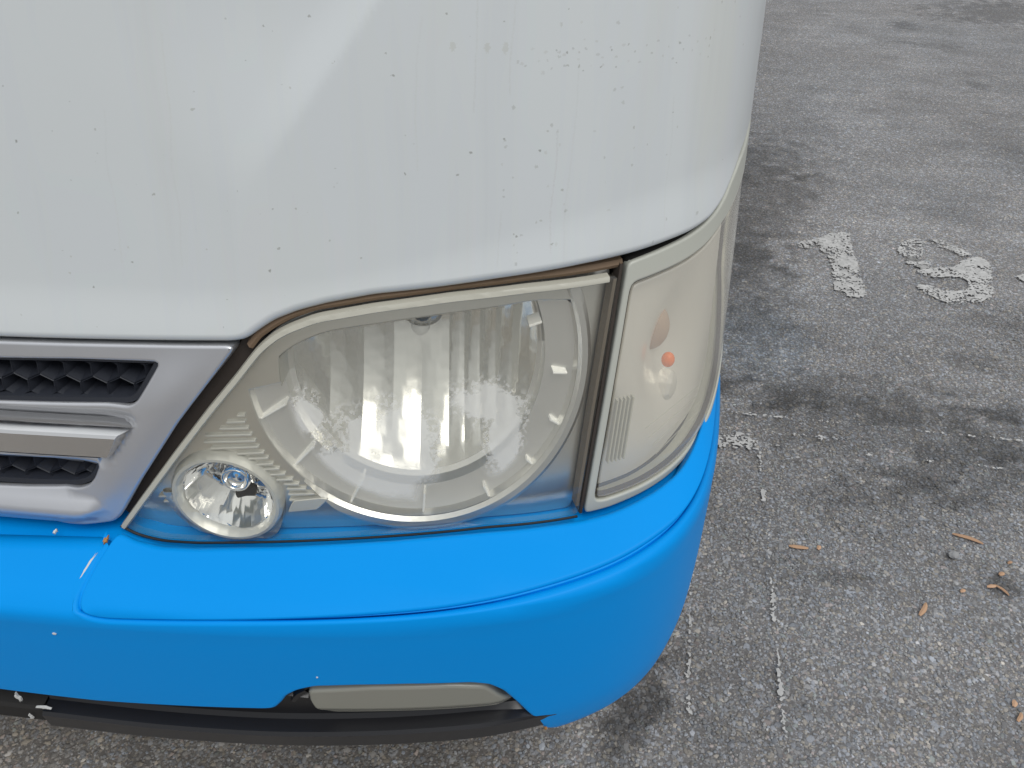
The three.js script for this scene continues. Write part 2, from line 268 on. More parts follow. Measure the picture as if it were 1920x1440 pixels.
const panelMap = (() => {                                                 // old white paint: rain streaks, stone chips, tar specks
  const d = new Uint8Array(PW * PH * 4), v = new Float32Array(PW * PH), warm = new Float32Array(PW * PH);
  for (let j = 0; j < PH; j++) for (let i = 0; i < PW; i++) {
    const s = PS0 + i / PW * PSW, y = PY0 + j / PH * PYH, lean = s + 0.02 * (y - 0.9) + 0.004 * noise(y * 12, s * 3, 7);
    const st = fbm(lean * 46, y * 3.2 + 2, 90, 3), fine = noise(lean * 210, y * 9, 95), far = fbm(s * 5, y * 4, 97, 3);
    const right = 0.5 + 0.5 * step(0.70, 0.84, s);
    v[j * PW + i] = 1 - right * (0.075 * Math.max(0, st - 0.5) + 0.05 * Math.max(0, fine - 0.62) * step(0.4, 0.7, st)) - 0.02 * (far - 0.5);
    warm[j * PW + i] = 0.05 * step(0.55, 0.8, fbm(lean * 16 + 5, y * 2.5, 99, 3)) * right;
  }
  const blot = (s, y, w, h, dark, brown, k) => { const ci = (s - PS0) / PSW * PW, cj = (y - PY0) / PYH * PH, a = w / PSW * PW, b = h / PYH * PH, R = Math.ceil(Math.max(a, b) * 1.8) + 1;
    for (let y2 = -R; y2 <= R; y2++) for (let x2 = -R; x2 <= R; x2++) { const i = Math.round(ci + x2), j = Math.round(cj + y2); if (i < 0 || j < 0 || i >= PW || j >= PH) continue; const q = Math.hypot(x2 / a, y2 / b) + (noise(i * 0.6, j * 0.6, k) - 0.5) * 1.1; if (q < 1) { v[j * PW + i] *= 1 - dark; warm[j * PW + i] += brown; } } };
  SPECKS.forEach(([s, y], i) => { const big = i < 3; blot(s, y, big ? 0.0022 : rr(0.0005, 0.0012), big ? 0.0030 : rr(0.0005, 0.0010), big ? 0.09 : rr(0.14, 0.46), big ? 0.05 : 0.06, 200 + i); });
  for (let k = 0; k < 150; k++) blot(rr(0.32, 1.2), rr(0.8, 1.2), rr(0.0003, 0.0007), rr(0.0003, 0.0006), rr(0.08, 0.4), 0.03, 300 + k);
  for (let k = 0; k < 46; k++) blot(0.80 + 0.25 * rnd() * (k % 2 ? 1 : 0.4), rr(0.86, 1.03), rr(0.0006, 0.0015), rr(0.0006, 0.0014), rr(0.06, 0.2), 0.03, 600 + k);
  for (let k = 0; k < 34; k++) blot(0.815 + k * 0.0052, 0.9985 + 0.003 * Math.sin(k) + (k % 2 ? 0.008 : 0), rr(0.0006, 0.0014), 0.0007, rr(0.05, 0.22), 0.03, 700 + k);   // the scuff line with its chips
  for (const [s, y0, y1, a] of [[0.842, 0.868, 0.955, 0.13], [0.8, 0.86, 0.9, 0.08], [0.855, 0.86, 1.0, 0.06], [0.776, 0.97, 1.05, 0.1], [0.803, 0.98, 1.05, 0.08], [0.55, 0.86, 1.02, 0.045], [0.50, 0.86, 0.97, 0.04], [0.946, 0.87, 0.97, 0.06], [0.735, 0.93, 1.03, 0.05]])
    for (let y = y0; y < y1; y += 0.0006) blot(s + 0.004 * (noise(y * 30, s * 90, 5) - 0.5) + 0.02 * (y - 0.9), y, 0.0008, 0.0008, a * 0.16, 0.004, 800);
  for (let i = 0; i < PW * PH; i++) { const a = clamp(v[i], 0.1, 1), w = warm[i]; d[i * 4] = toS(0.632 * a) * 255; d[i * 4 + 1] = toS(0.660 * a * (1 - w * 0.25)) * 255; d[i * 4 + 2] = toS(0.664 * a * (1 - w)) * 255; d[i * 4 + 3] = 255; }
  return frame(dataTex(d, PW, PH, true), PS0, PY0, PSW, PYH);
})();
const grime = tex(512, 512, (u, v) => { const n = fbm(u * 9, v * 9, 120, 5), f = noise(u * 120, v * 120, 125, 120); return 0.78 + 0.3 * n * n + 0.04 * f; });
grime.repeat.set(5, 5);
const M = {
  white: std([1, 1, 1], 0.34, 0, { map: panelMap, clearcoat: 0.25, clearcoatRoughness: 0.12 }),
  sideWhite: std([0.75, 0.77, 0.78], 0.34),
  blue: std([0.0, 0.290, 0.80], 0.42, 0, { specularIntensity: 0.22 }),
  silver: std([0.60, 0.605, 0.625], 0.40, 0.72, { roughnessMap: grime }),
  chrome: std([0.78, 0.775, 0.765], 0.15, 1, { roughnessMap: grime }),
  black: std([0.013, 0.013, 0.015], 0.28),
  matBlack: std([0.014, 0.013, 0.012], 0.8),
  mesh: std([0.022, 0.025, 0.034], 0.45),
  rubber: std([0.20, 0.135, 0.085], 0.75),
  edgeBrown: std([0.15, 0.125, 0.10], 0.6),
  seal: std([0.045, 0.034, 0.027], 0.75),
  bezel: std([0.72, 0.71, 0.675], 0.28, 0.9),
  ring: std([0.84, 0.835, 0.82], 0.28, 0.88),
  band: std([0.74, 0.735, 0.72], 0.32, 0.9),
  ribWhite: std([0.90, 0.90, 0.88], 0.4, 0.1),
  fin: std([0.66, 0.66, 0.63], 0.4, 0.5),
  bowl: std([0.74, 0.735, 0.71], 0.20, 1),
  jewel: std([0.9, 0.9, 0.9], 0.05, 1),
  glass: new THREE.MeshPhysicalMaterial({ color: new THREE.Color().setRGB(0.95, 0.95, 0.95), transmission: 1, thickness: 0, roughness: 0.03, side: THREE.DoubleSide }),
  rim: std([0.50, 0.485, 0.41], 0.35),
  cream: std([0.50, 0.505, 0.445], 0.32),
  turnLens: std([0.94, 0.915, 0.845], 0.16, 0, { transmission: 0.76, thickness: 0 }),
  turnInner: std([0.86, 0.85, 0.82], 0.30, 0.45),
  amber: std([1.0, 0.20, 0.0], 0.2),
  fogLens: std([0.46, 0.455, 0.39], 0.22, 0, { transmission: 0.42, thickness: 0 }),
  chip: std([0.62, 0.62, 0.60], 0.8),
  rust: std([0.42, 0.2, 0.06], 0.9),
  tyre: std([0.02, 0.02, 0.02], 0.85),
};
// ---------------------------------------------------------------- minibus
const bus = new THREE.Group(); bus.name = 'minibus'; bus.position.set(-0.895, 0, -0.300);
bus.userData = { label: 'white and blue minibus front corner with silver grille and cloudy headlight', category: 'minibus' }; scene.add(bus);
function part(name, g, m, parent = bus, label) { const o = new THREE.Mesh(g, m); o.name = name; o.castShadow = o.receiveShadow = true; if (label) o.userData.label = label; parent.add(o); return o; }
function unit(name, parent = bus, label) { const o = new THREE.Group(); o.name = name; if (label) o.userData.label = label; parent.add(o); return o; }
const flip = (p) => p.map(([s, y]) => [-s, y]).reverse();

// --- white front panel
const PANEL = [[0.3836, 0.7976], [0.4922, 0.8007], [0.5854, 0.8031], [0.5953, 0.8051], [0.6037, 0.8113], [0.6179, 0.8201], [0.6379, 0.8275], [0.6624, 0.8336], [0.7003, 0.8403], [0.7471, 0.845], [0.8022, 0.8511], [0.8741, 0.8574], [0.9171, 0.8602], [0.9571, 0.8634], [0.9846, 0.8647], [1.01, 0.8677], [1.0335, 0.875], [1.0564, 0.8856]];
const edgeR = [[0.0, 0.7865], [0.2, 0.7915], ...PANEL, [1.085, 0.8975], [1.13, 0.905], [1.20, 0.911], [1.34, 0.914], [1.375, 0.908], [1.385, 0.88], [1.389, 0.70], [1.391, 0.672], [1.41, 0.660]];
const panelR = [...edgeR, [1.60, 0.660], [1.60, 1.22]];
part('front_panel', patch('panel', [...panelR, ...panelR.slice(1).reverse().map(([s, y]) => [-s, y])], { r: 0.006, depth: 0.028, grid: 0.0042, gap: 0.0035, smooth: 3 }), M.white);

// --- bumper
const SEAM = [[0.4616, 0.6264], [0.4584, 0.6206], [0.4564, 0.6133], [0.456, 0.6086], [0.4585, 0.6043], [0.4652, 0.5989], [0.4816, 0.5966], [0.5423, 0.5993], [0.5933, 0.6019], [0.6602, 0.6049], [0.7631, 0.6099], [0.8534, 0.619], [0.9117, 0.625], [0.9563, 0.6289], [0.9831, 0.6315], [1.0084, 0.6342]], FILL_TOP = [[0.4634, 0.6257], [0.4834, 0.6233], [0.5095, 0.6221], [0.5412, 0.6223], [0.6141, 0.6244], [0.7182, 0.6286], [0.8058, 0.6339], [0.8926, 0.6381], [0.925, 0.6401], [0.9635, 0.6429], [1.0035, 0.6455], [1.049, 0.6475]], BLUE_BOT = [[0.3339, 0.4645], [0.4326, 0.4617], [0.5308, 0.465], [0.6013, 0.4676], [0.6105, 0.4701], [0.6181, 0.4803], [0.6254, 0.4928], [0.6371, 0.5024], [0.6545, 0.5092], [0.6936, 0.5113], [0.7387, 0.5115], [0.7971, 0.5086], [0.8145, 0.5031], [0.8276, 0.4904], [0.8412, 0.466], [0.8593, 0.4302], [0.872, 0.3985]];
const seamEnd = [[1.06, 0.634], [1.15, 0.637], [1.30, 0.639], [1.60, 0.639]], seamLine = (() => { let l = dense([...SEAM, ...seamEnd], 0.004, 12, false).slice(2); for (let k = 0; k < 160; k++) l = l.map((p, i) => (p[0] > 0.54 && i < l.length - 1 && p[1] < 0.7 ? [(l[i - 1][0] + 2 * p[0] + l[i + 1][0]) / 4, (l[i - 1][1] + 2 * p[1] + l[i + 1][1]) / 4] : p)); return l; })();
const fill = [...FILL_TOP, [1.10, 0.650], [1.19, 0.653], [1.30, 0.655], [1.60, 0.655], ...seamLine.slice().reverse()];
part('bumper_filler', patch('bumper', shifted(areaOf(fill) > 0 ? fill : fill.reverse(), 0.0003), { r: 0.0016, depth: 0.016, grid: 0.006, smooth: 2, gap: 0.0035 }), M.blue, bus, 'blue filler panel between headlight and bumper');
part('bumper_filler', mirror(bus.children[bus.children.length - 1].geometry), M.blue);
const blueBot = [[0, 0.466], [0.2, 0.464], ...BLUE_BOT, [0.885, 0.384], [0.90, 0.379], [0.95, 0.378], [1.05, 0.380], [1.2, 0.386], [1.60, 0.395]];
const bumpR = [[0, 0.612], [0.2, 0.6190], [0.3489, 0.6220], [0.4002, 0.6230], [0.456, 0.6240], ...seamLine, ...blueBot.slice().reverse()], bump = [...bumpR, ...bumpR.slice(1, -1).reverse().map(([s, y]) => [-s, y])];
part('bumper', patch('bumper', shifted(areaOf(bump) > 0 ? bump : bump.reverse(), 0.0003), { off: (s, y) => 0.0012 * step(0.03, 0.0, Math.abs(y - 0.600 - rise(Math.abs(s)))), r: 0.0045, depth: 0.022, grid: 0.009, smooth: 2, gap: 0.0035 }), M.blue);
for (const sd of [1, -1]) { const g = sweep('bumper', seamLine, [[-0.008, -0.009], [-0.002, -0.0036], [0.002, -0.0036], [0.008, -0.009]]); part('seam_strip', sd > 0 ? g : mirror(g), M.blue); }
part('bumper_backing', patch('bumper', [[-1.58, 0.42], [1.58, 0.42], [1.58, 0.592], [-1.58, 0.592]], { off: -0.02, r: 0.002, depth: 0.03, grid: 0.02, smooth: 0, gap: 0.01 }), M.matBlack);

{ // painted flange under the lamps and the grille
  const yl = pchip([0, 0.44, 0.465, 0.49, 0.53, 0.6, 0.7, 0.8, 0.9, 1.0, 1.1, 1.3, 1.46], [0.606, 0.612, 0.6085, 0.5985, 0.5965, 0.600, 0.6075, 0.6135, 0.6145, 0.627, 0.638, 0.645, 0.645]);
  const pos = [], uv = [], idx = [], n = 220, rows = [[0.024, -0.004], [0.004, 0], [-0.02, 0], [-0.13, 0.004]];
  for (const [o, dy] of rows) for (let i = 0; i <= n; i++) { const s = -1.58 + 3.16 * i / n, y = yl(Math.abs(s)) + dy, f = step(0.9, 1.1, Math.abs(s)), p = P('body', s, y, Math.min(o, 0.024 - 0.046 * f)); pos.push(p.x, p.y, p.z); uv.push(s, o); }
  for (let k = 0; k + 1 < rows.length; k++) for (let i = 0; i < n; i++) { const a = k * (n + 1) + i, b = a + n + 1; idx.push(a, a + 1, b, a + 1, b + 1, b); }
  part('flange', geo(pos, null, uv, idx), M.blue);
}
// --- black lower lip and its recess
{
  const yb = pchip([-1, 0.366, 0.495, 0.589, 0.697, 0.754, 0.824, 0.866, 0.90], [0.404, 0.405, 0.4005, 0.3992, 0.4030, 0.4060, 0.4085, 0.406, 0.398]);
  const strip = (name, s0, s1, rows, m, label) => {
    const pos = [], uv = [], idx = [], n = Math.ceil((s1 - s0) / 0.01);
    for (const f of rows) for (let i = 0; i <= n; i++) { const s = s0 + (s1 - s0) * i / n, [y, o] = f(s), p = P('bumper', s, y, o); pos.push(p.x, p.y, p.z); uv.push(s, y); }
    for (let k = 0; k + 1 < rows.length; k++) for (let i = 0; i < n; i++) { const a = k * (n + 1) + i, b = a + 1, c = a + n + 1, d = c + 1; idx.push(a, b, c, b, d, c); }
    const g = geo(pos, null, uv, idx); return part(name, toCreasedNormals(g, 0.35), m, bus, label);
  };
  const tail = (s) => step(0.80, 0.885, s);
  const lip = [(s) => [yb(s) + 0.10, -0.022], (s) => [yb(s) + 0.036, -0.0150], (s) => [yb(s) + 0.0315, -0.0115 + 0.006 * tail(s)], (s) => [yb(s) + 0.0300, 0.0010 - 0.002 * tail(s)], (s) => [yb(s) + 0.0270, 0.0040 - 0.004 * tail(s)], (s) => [yb(s) + 0.004, 0.0035 - 0.004 * tail(s)], (s) => [yb(s), 0.0005 - 0.003 * tail(s)], (s) => [yb(s), -0.06]];
  strip('lower_lip', 0.367, 0.884, lip, M.black, 'glossy black lower lip of the bumper');
  strip('lower_lip', -0.884, -0.367, lip, M.black);
  strip('lip_centre', -0.366, 0.366, lip.map((f) => (s) => { const [y, o] = f(s); return [y + 0.002, o - 0.004]; }), M.matBlack);
}
// --- fog lamp
const FOG = [[0.6448, 0.4976], [0.6439, 0.4799], [0.6475, 0.4605], [0.6603, 0.449], [0.7332, 0.4498], [0.8023, 0.4493], [0.8366, 0.4501], [0.8414, 0.4578], [0.8253, 0.4781], [0.8122, 0.4958], [0.7815, 0.502], [0.7069, 0.5033]];
for (const sd of [1, -1]) {
  const q = (g) => (sd > 0 ? g : mirror(g)), u = unit('fog_lamp', bus, sd > 0 ? 'cloudy fog lamp set in the black lip' : undefined);
  part('lens', q(patch('bumper', FOG, { off: (s, y) => -0.003 - 0.006 * step(0.470, 0.45, y) - 0.004 * step(0.82, 0.84, s), r: 0.0035, depth: 0.014, grid: 0.01, smooth: 3, gap: 0.003 }), ), M.fogLens, u);
  part('reflector', q(patch('bumper', shifted(dense(FOG, 0.004, 2), areaOf(FOG) > 0 ? 0.003 : -0.003), { off: -0.022, r: 0.002, depth: 0.02, grid: 0.015 })), M.turnInner, u);
  part('bracket', q(sweep('bumper', [[0.625, 0.47], [0.632, 0.482], [0.641, 0.489]], [[-0.004, -0.014], [-0.002, -0.008], [0.002, -0.008], [0.004, -0.014]])), M.black, u);
  part('vein', q(sweep('bumper', [[0.618, 0.478], [0.64, 0.474]], [[-0.002, -0.014], [0, -0.010], [0.002, -0.014]])), M.black, u);
}
// --- grille
const OPEN1 = [[0.3796, 0.7798], [0.4512, 0.7831], [0.5213, 0.7842], [0.5087, 0.7663], [0.4981, 0.7517], [0.4907, 0.747], [0.4294, 0.7439], [0.3704, 0.7412]], OPEN2 = [[0.3568, 0.6885], [0.4078, 0.6907], [0.454, 0.6909], [0.4466, 0.676], [0.439, 0.6684], [0.4269, 0.6636], [0.3806, 0.6614], [0.3492, 0.6602]];
const full = (right) => { const r = right.filter((p) => p[0] > 0.001); return [...right, ...r.slice().reverse().map(([s, y]) => [-s, y])]; };
{
  const g = unit('grille', bus, 'silver grille with black honeycomb mesh and chrome bar');
  const outR = [[0, 0.7835], [0.2, 0.789], [0.386, 0.7949], [0.494, 0.798], [0.582, 0.8000], [0.5855, 0.7975], [0.5297, 0.7303], [0.4866, 0.6712], [0.4610, 0.6335], [0.4536, 0.6275], [0.394, 0.6245], [0.2, 0.6215], [0, 0.617]];
  const o1 = [[0, 0.7745], [0.2, 0.777], ...OPEN1.slice(0, 7), [0.30, 0.7385], [0, 0.7325]], o2 = [[0, 0.681], [0.2, 0.685], ...OPEN2.slice(0, 7), [0.30, 0.659], [0, 0.653]];
  const relief = (s, y) => { const a = Math.abs(s), diag = (a - 0.4595 - (y - 0.633) * 0.745) * 0.80;      // distance from the slanted edge
    const low = step(0.664, 0.644, y) * step(0.619, 0.643, y), sl = step(-0.060, -0.026, diag) * step(0.004, -0.024, diag) * step(0.800, 0.745, y);
    return 0.004 + 0.012 * Math.max(low * step(-0.004, -0.03, diag), sl * 0.42) - 0.010 * step(0.7385, 0.734, y) * step(0.690, 0.696, y) * step(-0.030, -0.040, diag); };
  part('frame', patch('body', full(outR), { holes: [full(o1), full(o2)], off: relief, r: 0.003, depth: 0.022, grid: 0.006, smooth: 2, gap: 0.0035 }), M.silver, g);
  // honeycomb mesh: funnel-shaped hexagonal cells
  const cells = (open, yc, rows, pit, hh) => {
    const gs = [], inside = (s, y) => { let c = false; for (let i = 0, j = open.length - 1; i < open.length; j = i++) { const [xi, yi] = open[i], [xj, yj] = open[j]; if ((yi > y) !== (yj > y) && s < (xj - xi) * (y - yi) / (yj - yi) + xi) c = !c; } return c; };
    for (let r = 0; r < rows.length; r++) for (let k = -30; k <= 30; k++) {
      const s = (k + (r % 2 ? 0.5 : 0)) * pit + 0.006, y = rows[r] + yc(s);
      if (!inside(s, y) && !inside(s - pit * 0.4, y) && !inside(s + pit * 0.4, y)) continue;
      const hex = [[0, 1], [-0.5, 0.5], [-0.5, -0.5], [0, -1], [0.5, -0.5], [0.5, 0.5]], lim = (p, q) => [p, q];
      const pos = [], uv = [], idx = [];
      for (const [f, o] of [[1.0, -0.0040], [0.92, -0.0022], [0.70, -0.0105], [0.62, -0.038]]) for (const [x, z] of hex) { const [ps, py] = lim(s + x * pit * f, y + z * hh * f + (f < 0.9 ? -0.0005 : 0)), p = P('body', ps, py, o); pos.push(p.x, p.y, p.z); uv.push(ps, py); }
      for (let q = 0; q < 3; q++) for (let i = 0; i < 6; i++) { const j = (i + 1) % 6, a = q * 6 + i, b = q * 6 + j; idx.push(a, b, a + 6, b, b + 6, a + 6); }
      gs.push(toCreasedNormals(geo(pos, null, uv, idx), 0.4));
    }
    return mergeGeometries(gs);
  };
  const F1 = full(o1), F2 = full(o2), drift1 = (s) => -0.0235 * (1 - Math.min(1, Math.abs(s) / 0.5)) * 0.4, drift2 = (s) => -0.02 * (1 - Math.min(1, Math.abs(s) / 0.45)) * 0.4;
  part('upper_mesh', cells(F1, drift1, [0.7885, 0.7720, 0.7555, 0.7390], 0.0238, 0.0110), M.mesh, g);
  part('lower_mesh', cells(F2, drift2, [0.6985, 0.6820, 0.6655, 0.6490], 0.0238, 0.0110), M.mesh, g);
  for (const F of [F1, F2]) part('mesh_edge', sweep('body', areaOf(F) > 0 ? F : F.slice().reverse(), [[-0.002, -0.016], [-0.0015, 0.0010], [0.0030, 0.0005], [0.0042, -0.006], [0.0044, -0.013]], { closed: true, smooth: 2 }), M.mesh, g);
  part('cavity', patch('body', [[-0.55, 0.63], [0.46, 0.63], [0.57, 0.79], [-0.57, 0.79]], { off: -0.055, r: 0.002, depth: 0.01, grid: 0.03, smooth: 0, gap: 0.02 }), M.matBlack, g);
  part('support_rod', sweep('body', [[-0.5, 0.746], [0, 0.735], [0.5, 0.746]], [[-0.0012, -0.046], [0, -0.044], [0.0012, -0.046]], { gap: 0.02 }), M.chrome, g);
  // chrome bar
  const pos = [], uv = [], idx = [], sec = [[0.7282, -0.004, 1.0], [0.7282, 0.008, 1.0], [0.7258, 0.0165, 0.976], [0.7235, 0.0178, 0.972], [0.7035, 0.0150, 0.948], [0.7005, 0.0125, 0.946], [0.6985, -0.006, 0.952]];
  const st = [-1, -0.8, -0.6, -0.4, -0.2, 0, 0.2, 0.4, 0.6, 0.8, 1];
  for (const t of st) for (const [y, o, e] of sec) { const s = t * 0.4935 * e, p = P('body', s, y - 0.0065 * (1 - Math.min(1, Math.abs(s) / 0.45)), o); pos.push(p.x, p.y, p.z); uv.push(s, y); }
  const k = sec.length;
  for (let i = 0; i + 1 < st.length; i++) for (let j = 0; j + 1 < k; j++) { const a = i * k + j; idx.push(a, a + 1, a + k, a + 1, a + k + 1, a + k); }
  for (let j = 1; j + 1 < k; j++) { idx.push(0, j + 1, j); const b = (st.length - 1) * k; idx.push(b, b + j, b + j + 1); }
  part('chrome_bar', toCreasedNormals(geo(pos, null, uv, idx), 0.3), M.chrome, g, 'dull chrome bar across the grille');
}
// --- headlights
const LAMP = [[0.4565, 0.6201], [0.4792, 0.6487], [0.5189, 0.698], [0.5546, 0.7407], [0.5824, 0.7718], [0.5975, 0.7898], [0.6058, 0.7983], [0.6188, 0.8081], [0.6324, 0.8147], [0.6532, 0.8222], [0.7001, 0.8302], [0.7626, 0.8376], [0.8257, 0.8419], [0.9029, 0.8434], [0.9092, 0.8421], [0.9084, 0.8303], [0.8987, 0.7382], [0.8871, 0.6257], [0.8845, 0.624], [0.7991, 0.6245], [0.7106, 0.6186], [0.6033, 0.6111], [0.5269, 0.6062], [0.4944, 0.6064], [0.4703, 0.6118]], TOPCUT = [[0.5968, 0.7621], [0.6134, 0.7774], [0.6327, 0.7905], [0.6606, 0.801], [0.697, 0.8067], [0.7629, 0.8149], [0.8066, 0.8188], [0.8353, 0.8215], [0.8865, 0.8219]];
const topCut = pchip([0.5, 0.575, ...TOPCUT.map((p) => p[0])], [0.69, 0.742, ...TOPCUT.map((p) => p[1])]);
const lensMap = (() => {                                                  // clear plastic, fogged with condensation inside: bright = clear
  const W = 1024, H = 512;
  const blob = (s, y, cs, cy, a, b) => 1 - Math.hypot((s - cs) / a, (y - cy) / b);
  const t = tex(W, H, (u, v) => {
    const s = 0.45 + u * 0.47, y = 0.60 + v * 0.25;
    const n = fbm(s * 60, y * 60, 140, 4), n2 = fbm(s * 22, y * 22, 150, 3), drop = 0.65 * noise(s * 430, y * 430, 160) + 0.35 * noise(s * 800, y * 800, 161);
    let f = Math.max(blob(s, y, 0.700, 0.720, 0.085, 0.050), blob(s, y, 0.690, 0.690, 0.075, 0.04), blob(s, y, 0.795, 0.745, 0.05, 0.035), blob(s, y, 0.640, 0.735, 0.03, 0.03), blob(s, y, 0.81, 0.715, 0.03, 0.05));
    f += (n2 - 0.5) * 0.9 + (n - 0.5) * 0.5;
    const dIn = Math.hypot(s - 0.738, y - 0.766), bowl = 1 - step(0.108, 0.116, dIn);
    const fog = step(0.0, 0.55, f) * bowl, edge = (1 - Math.abs(clamp((f - 0.26) / 0.26, -1, 1)) ** 3) * bowl * step(0.665, 0.70, y);
    const open = drop > 0.46 ? edge : 0;
    const scratch = 0.05 * noise(s * 300 + y * 90, y * 20, 170) * noise(s * 30, y * 30, 171);
    const old = 0.004 + 0.025 * n2 * n2 + 0.5 * scratch;
    return clamp(1 - Math.max(old, fog * 0.46 * (1 - 0.95 * open) + 0.02));
  }, false, THREE.ClampToEdgeWrapping);
  return frame(t, 0.45, 0.60, 0.47, 0.25);
})();
M.lens = std([0.96, 0.95, 0.90], 0.06, 0, { transmission: 1, thickness: 0, transmissionMap: lensMap });
M.plainLens = std([0.965, 0.955, 0.915], 0.06, 0, { transmission: 0.88, thickness: 0 });
const TICKS = [[[0.6172, 0.7345], [0.589, 0.7177]], [[0.6388, 0.6942], [0.6178, 0.6726]], [[0.6824, 0.6609], [0.6699, 0.6382]], [[0.739, 0.646], [0.7375, 0.6265]], [[0.7951, 0.6508], [0.8015, 0.6371]], [[0.836, 0.6752], [0.8468, 0.6654]], [[0.8578, 0.7123], [0.871, 0.7042]], [[0.858, 0.7561], [0.872, 0.7541]], [[0.8329, 0.799], [0.8444, 0.8016]]], FINS = [[[0.5752, 0.7266], [0.582, 0.7273]], [[0.565, 0.7202], [0.5818, 0.7213]], [[0.558, 0.7138], [0.584, 0.7153]], [[0.544, 0.7066], [0.5862, 0.7092]], [[0.5417, 0.7002], [0.5889, 0.7031]], [[0.5472, 0.6942], [0.5912, 0.6974]], [[0.571, 0.6899], [0.5954, 0.6918]], [[0.5807, 0.6855], [0.5988, 0.6866]], [[0.5869, 0.6798], [0.6026, 0.6808]], [[0.5927, 0.6751], [0.608, 0.6761]], [[0.599, 0.6699], [0.6128, 0.6708]], [[0.6044, 0.6646], [0.6192, 0.6655]], [[0.6109, 0.6604], [0.6246, 0.6607]], [[0.6129, 0.6555], [0.6306, 0.6559]], [[0.6138, 0.6499], [0.6381, 0.651]], [[0.6142, 0.6437], [0.6457, 0.6472]], [[0.4909, 0.6424], [0.5032, 0.6432]], [[0.495, 0.637], [0.5081, 0.639]], [[0.5014, 0.6322], [0.509, 0.635]], [[0.5038, 0.6283], [0.5135, 0.6313]], [[0.5084, 0.6251], [0.5176, 0.628]]], PLATE = [[0.6148, 0.6393], [0.6117, 0.6323], [0.6397, 0.6359], [0.6515, 0.6479], [0.6437, 0.6489], [0.6189, 0.6456]];
const OVAL = [1.07, 0.88, -0.28], ROUND = (r) => [1, 1 - 0.045 * step(0.118, 0.1465, r), 0], RC = [0.7335, 0.7655], SC = [0.5575, 0.6480], AL = 186 * Math.PI / 180, AR = 397 * Math.PI / 180;
for (const sd of [1, -1]) {
  const q = (g) => (sd > 0 ? g : mirror(g)), u = unit('headlight', bus, sd > 0 ? 'yellowed headlight fogged with condensation' : undefined);
  const lampCCW = areaOf(LAMP) > 0 ? LAMP : LAMP.slice().reverse(), lampD = dense(lampCCW, 0.004, 2);
  const inside = (s, y, d = 0.006) => { const top = topCut(s) ; return y < top; };
  const reachTo = (c, cap) => (a) => { if (Math.sin(a) <= -0.2) return 9; let lo = 0, hi = 0.2; for (let k = 0; k < 26; k++) { const m = (lo + hi) / 2; inside(c[0] + m * Math.cos(a), c[1] + m * Math.sin(a)) ? lo = m : hi = m; } return lo; };
  const reach = reachTo(RC);
  const ringOn = (a) => { const t = a < AL - 1e-6 ? a + 2 * Math.PI : a; return t >= AL && t <= AR; };
  // lens and its frosted rim
  part('lens', q(patch('body', shifted(lampD, 0.0006), { off: -0.0006, r: 0.003, depth: 0.010, grid: 0.014, smooth: 0, gap: 0.004 })), sd > 0 ? M.lens : M.plainLens, u, sd > 0 ? 'yellowed clear lens with patches of condensation' : undefined);
  const rimPath = [...LAMP.slice(0, 13), [0.8985, 0.8433]];
  part('lens_rim', q(sweep('body', rimPath.map((p) => p).reverse(), [[0.0000, -0.006], [0.0004, -0.0002], [0.0018, 0.0008], [0.0044, 0.0006], [0.0052, -0.0002], [0.0060, -0.003], [0.0064, -0.012]], { smooth: 2 })), M.rim, u);
  // reflector bezel with openings for both lamps
  const hole = []; for (let i = 0; i < 160; i++) { const a = i / 160 * 2 * Math.PI, r = Math.min(ringOn(a) ? 0.1472 : 0.118, reach(a)); const [ex, ey] = oval(r, a, ROUND); hole.push([RC[0] + ex, RC[1] + ey]); }
  const hole2 = []; for (let i = 0; i < 64; i++) { const a = i / 64 * 2 * Math.PI; const [ex, ey] = oval(0.0478, a, OVAL); hole2.push([SC[0] + ex, SC[1] + ey]); }
  const bez = shifted(lampD, 0.0015).map(([s, y]) => [s, y - 0.0105 * step(0.640, 0.624, y)]);
  part('bezel', q(patch('body', bez, { holes: [hole, hole2], off: (s, y) => -0.0165 - 3.2 * Math.max(0, 0.656 - y) ** 2, r: 0.0012, depth: 0.006, grid: 0.012, smooth: 0, gap: 0.0035 })), M.bezel, u);
  // wide segmented ring, its outer band, its ribs
  part('ring', q(polar('body', RC, [[0.1472, -0.0170], [0.1460, -0.0245], [0.1445, -0.0250], [0.1198, -0.0300], [0.1185, -0.0302], [0.1172, -0.0400], [0.1130, -0.0425]], { a0: AL, a1: AR, n: 120, reach, crease: 0.5, ell: ROUND })), M.ring, u);
  part('ring_collar', q(polar('body', RC, [[0.118, -0.0165], [0.1172, -0.0400], [0.1130, -0.0425]], { a0: AR, a1: AL + 2 * Math.PI, n: 60, reach, crease: 0.5 })), M.bezel, u);
  const bandW = (a) => 1 - 0.62 * step(-2.05, -2.75, a);
  const bandReach = (a) => 9;
  part('outer_band', q(polar('body', RC, [[0.160, -0.0166], [0.159, -0.0135], [0.1555, -0.0120], [0.150, -0.0125], [0.1474, -0.0165]], { a0: -2.35, a1: 0.47, n: 90, crease: 0.5, ell: ROUND, reach: (a) => { const ly = 0.6035 + 0.012 * step(0.55, 0.85, RC[0] + 0.155 * Math.cos(a)), lim = Math.sin(a) < -0.3 ? (RC[1] - ly) / -Math.sin(a) / 0.955 : 9; return Math.min(Math.max(0.1476, lim), 0.1474 + 0.0126 * step(-2.36, -1.9, a) ); } })), M.band, u);
  for (const [a, b] of TICKS) part('ring_rib', q(bar('body', a, b, 0.0020, -0.034, -0.0195)), M.ribWhite, u);
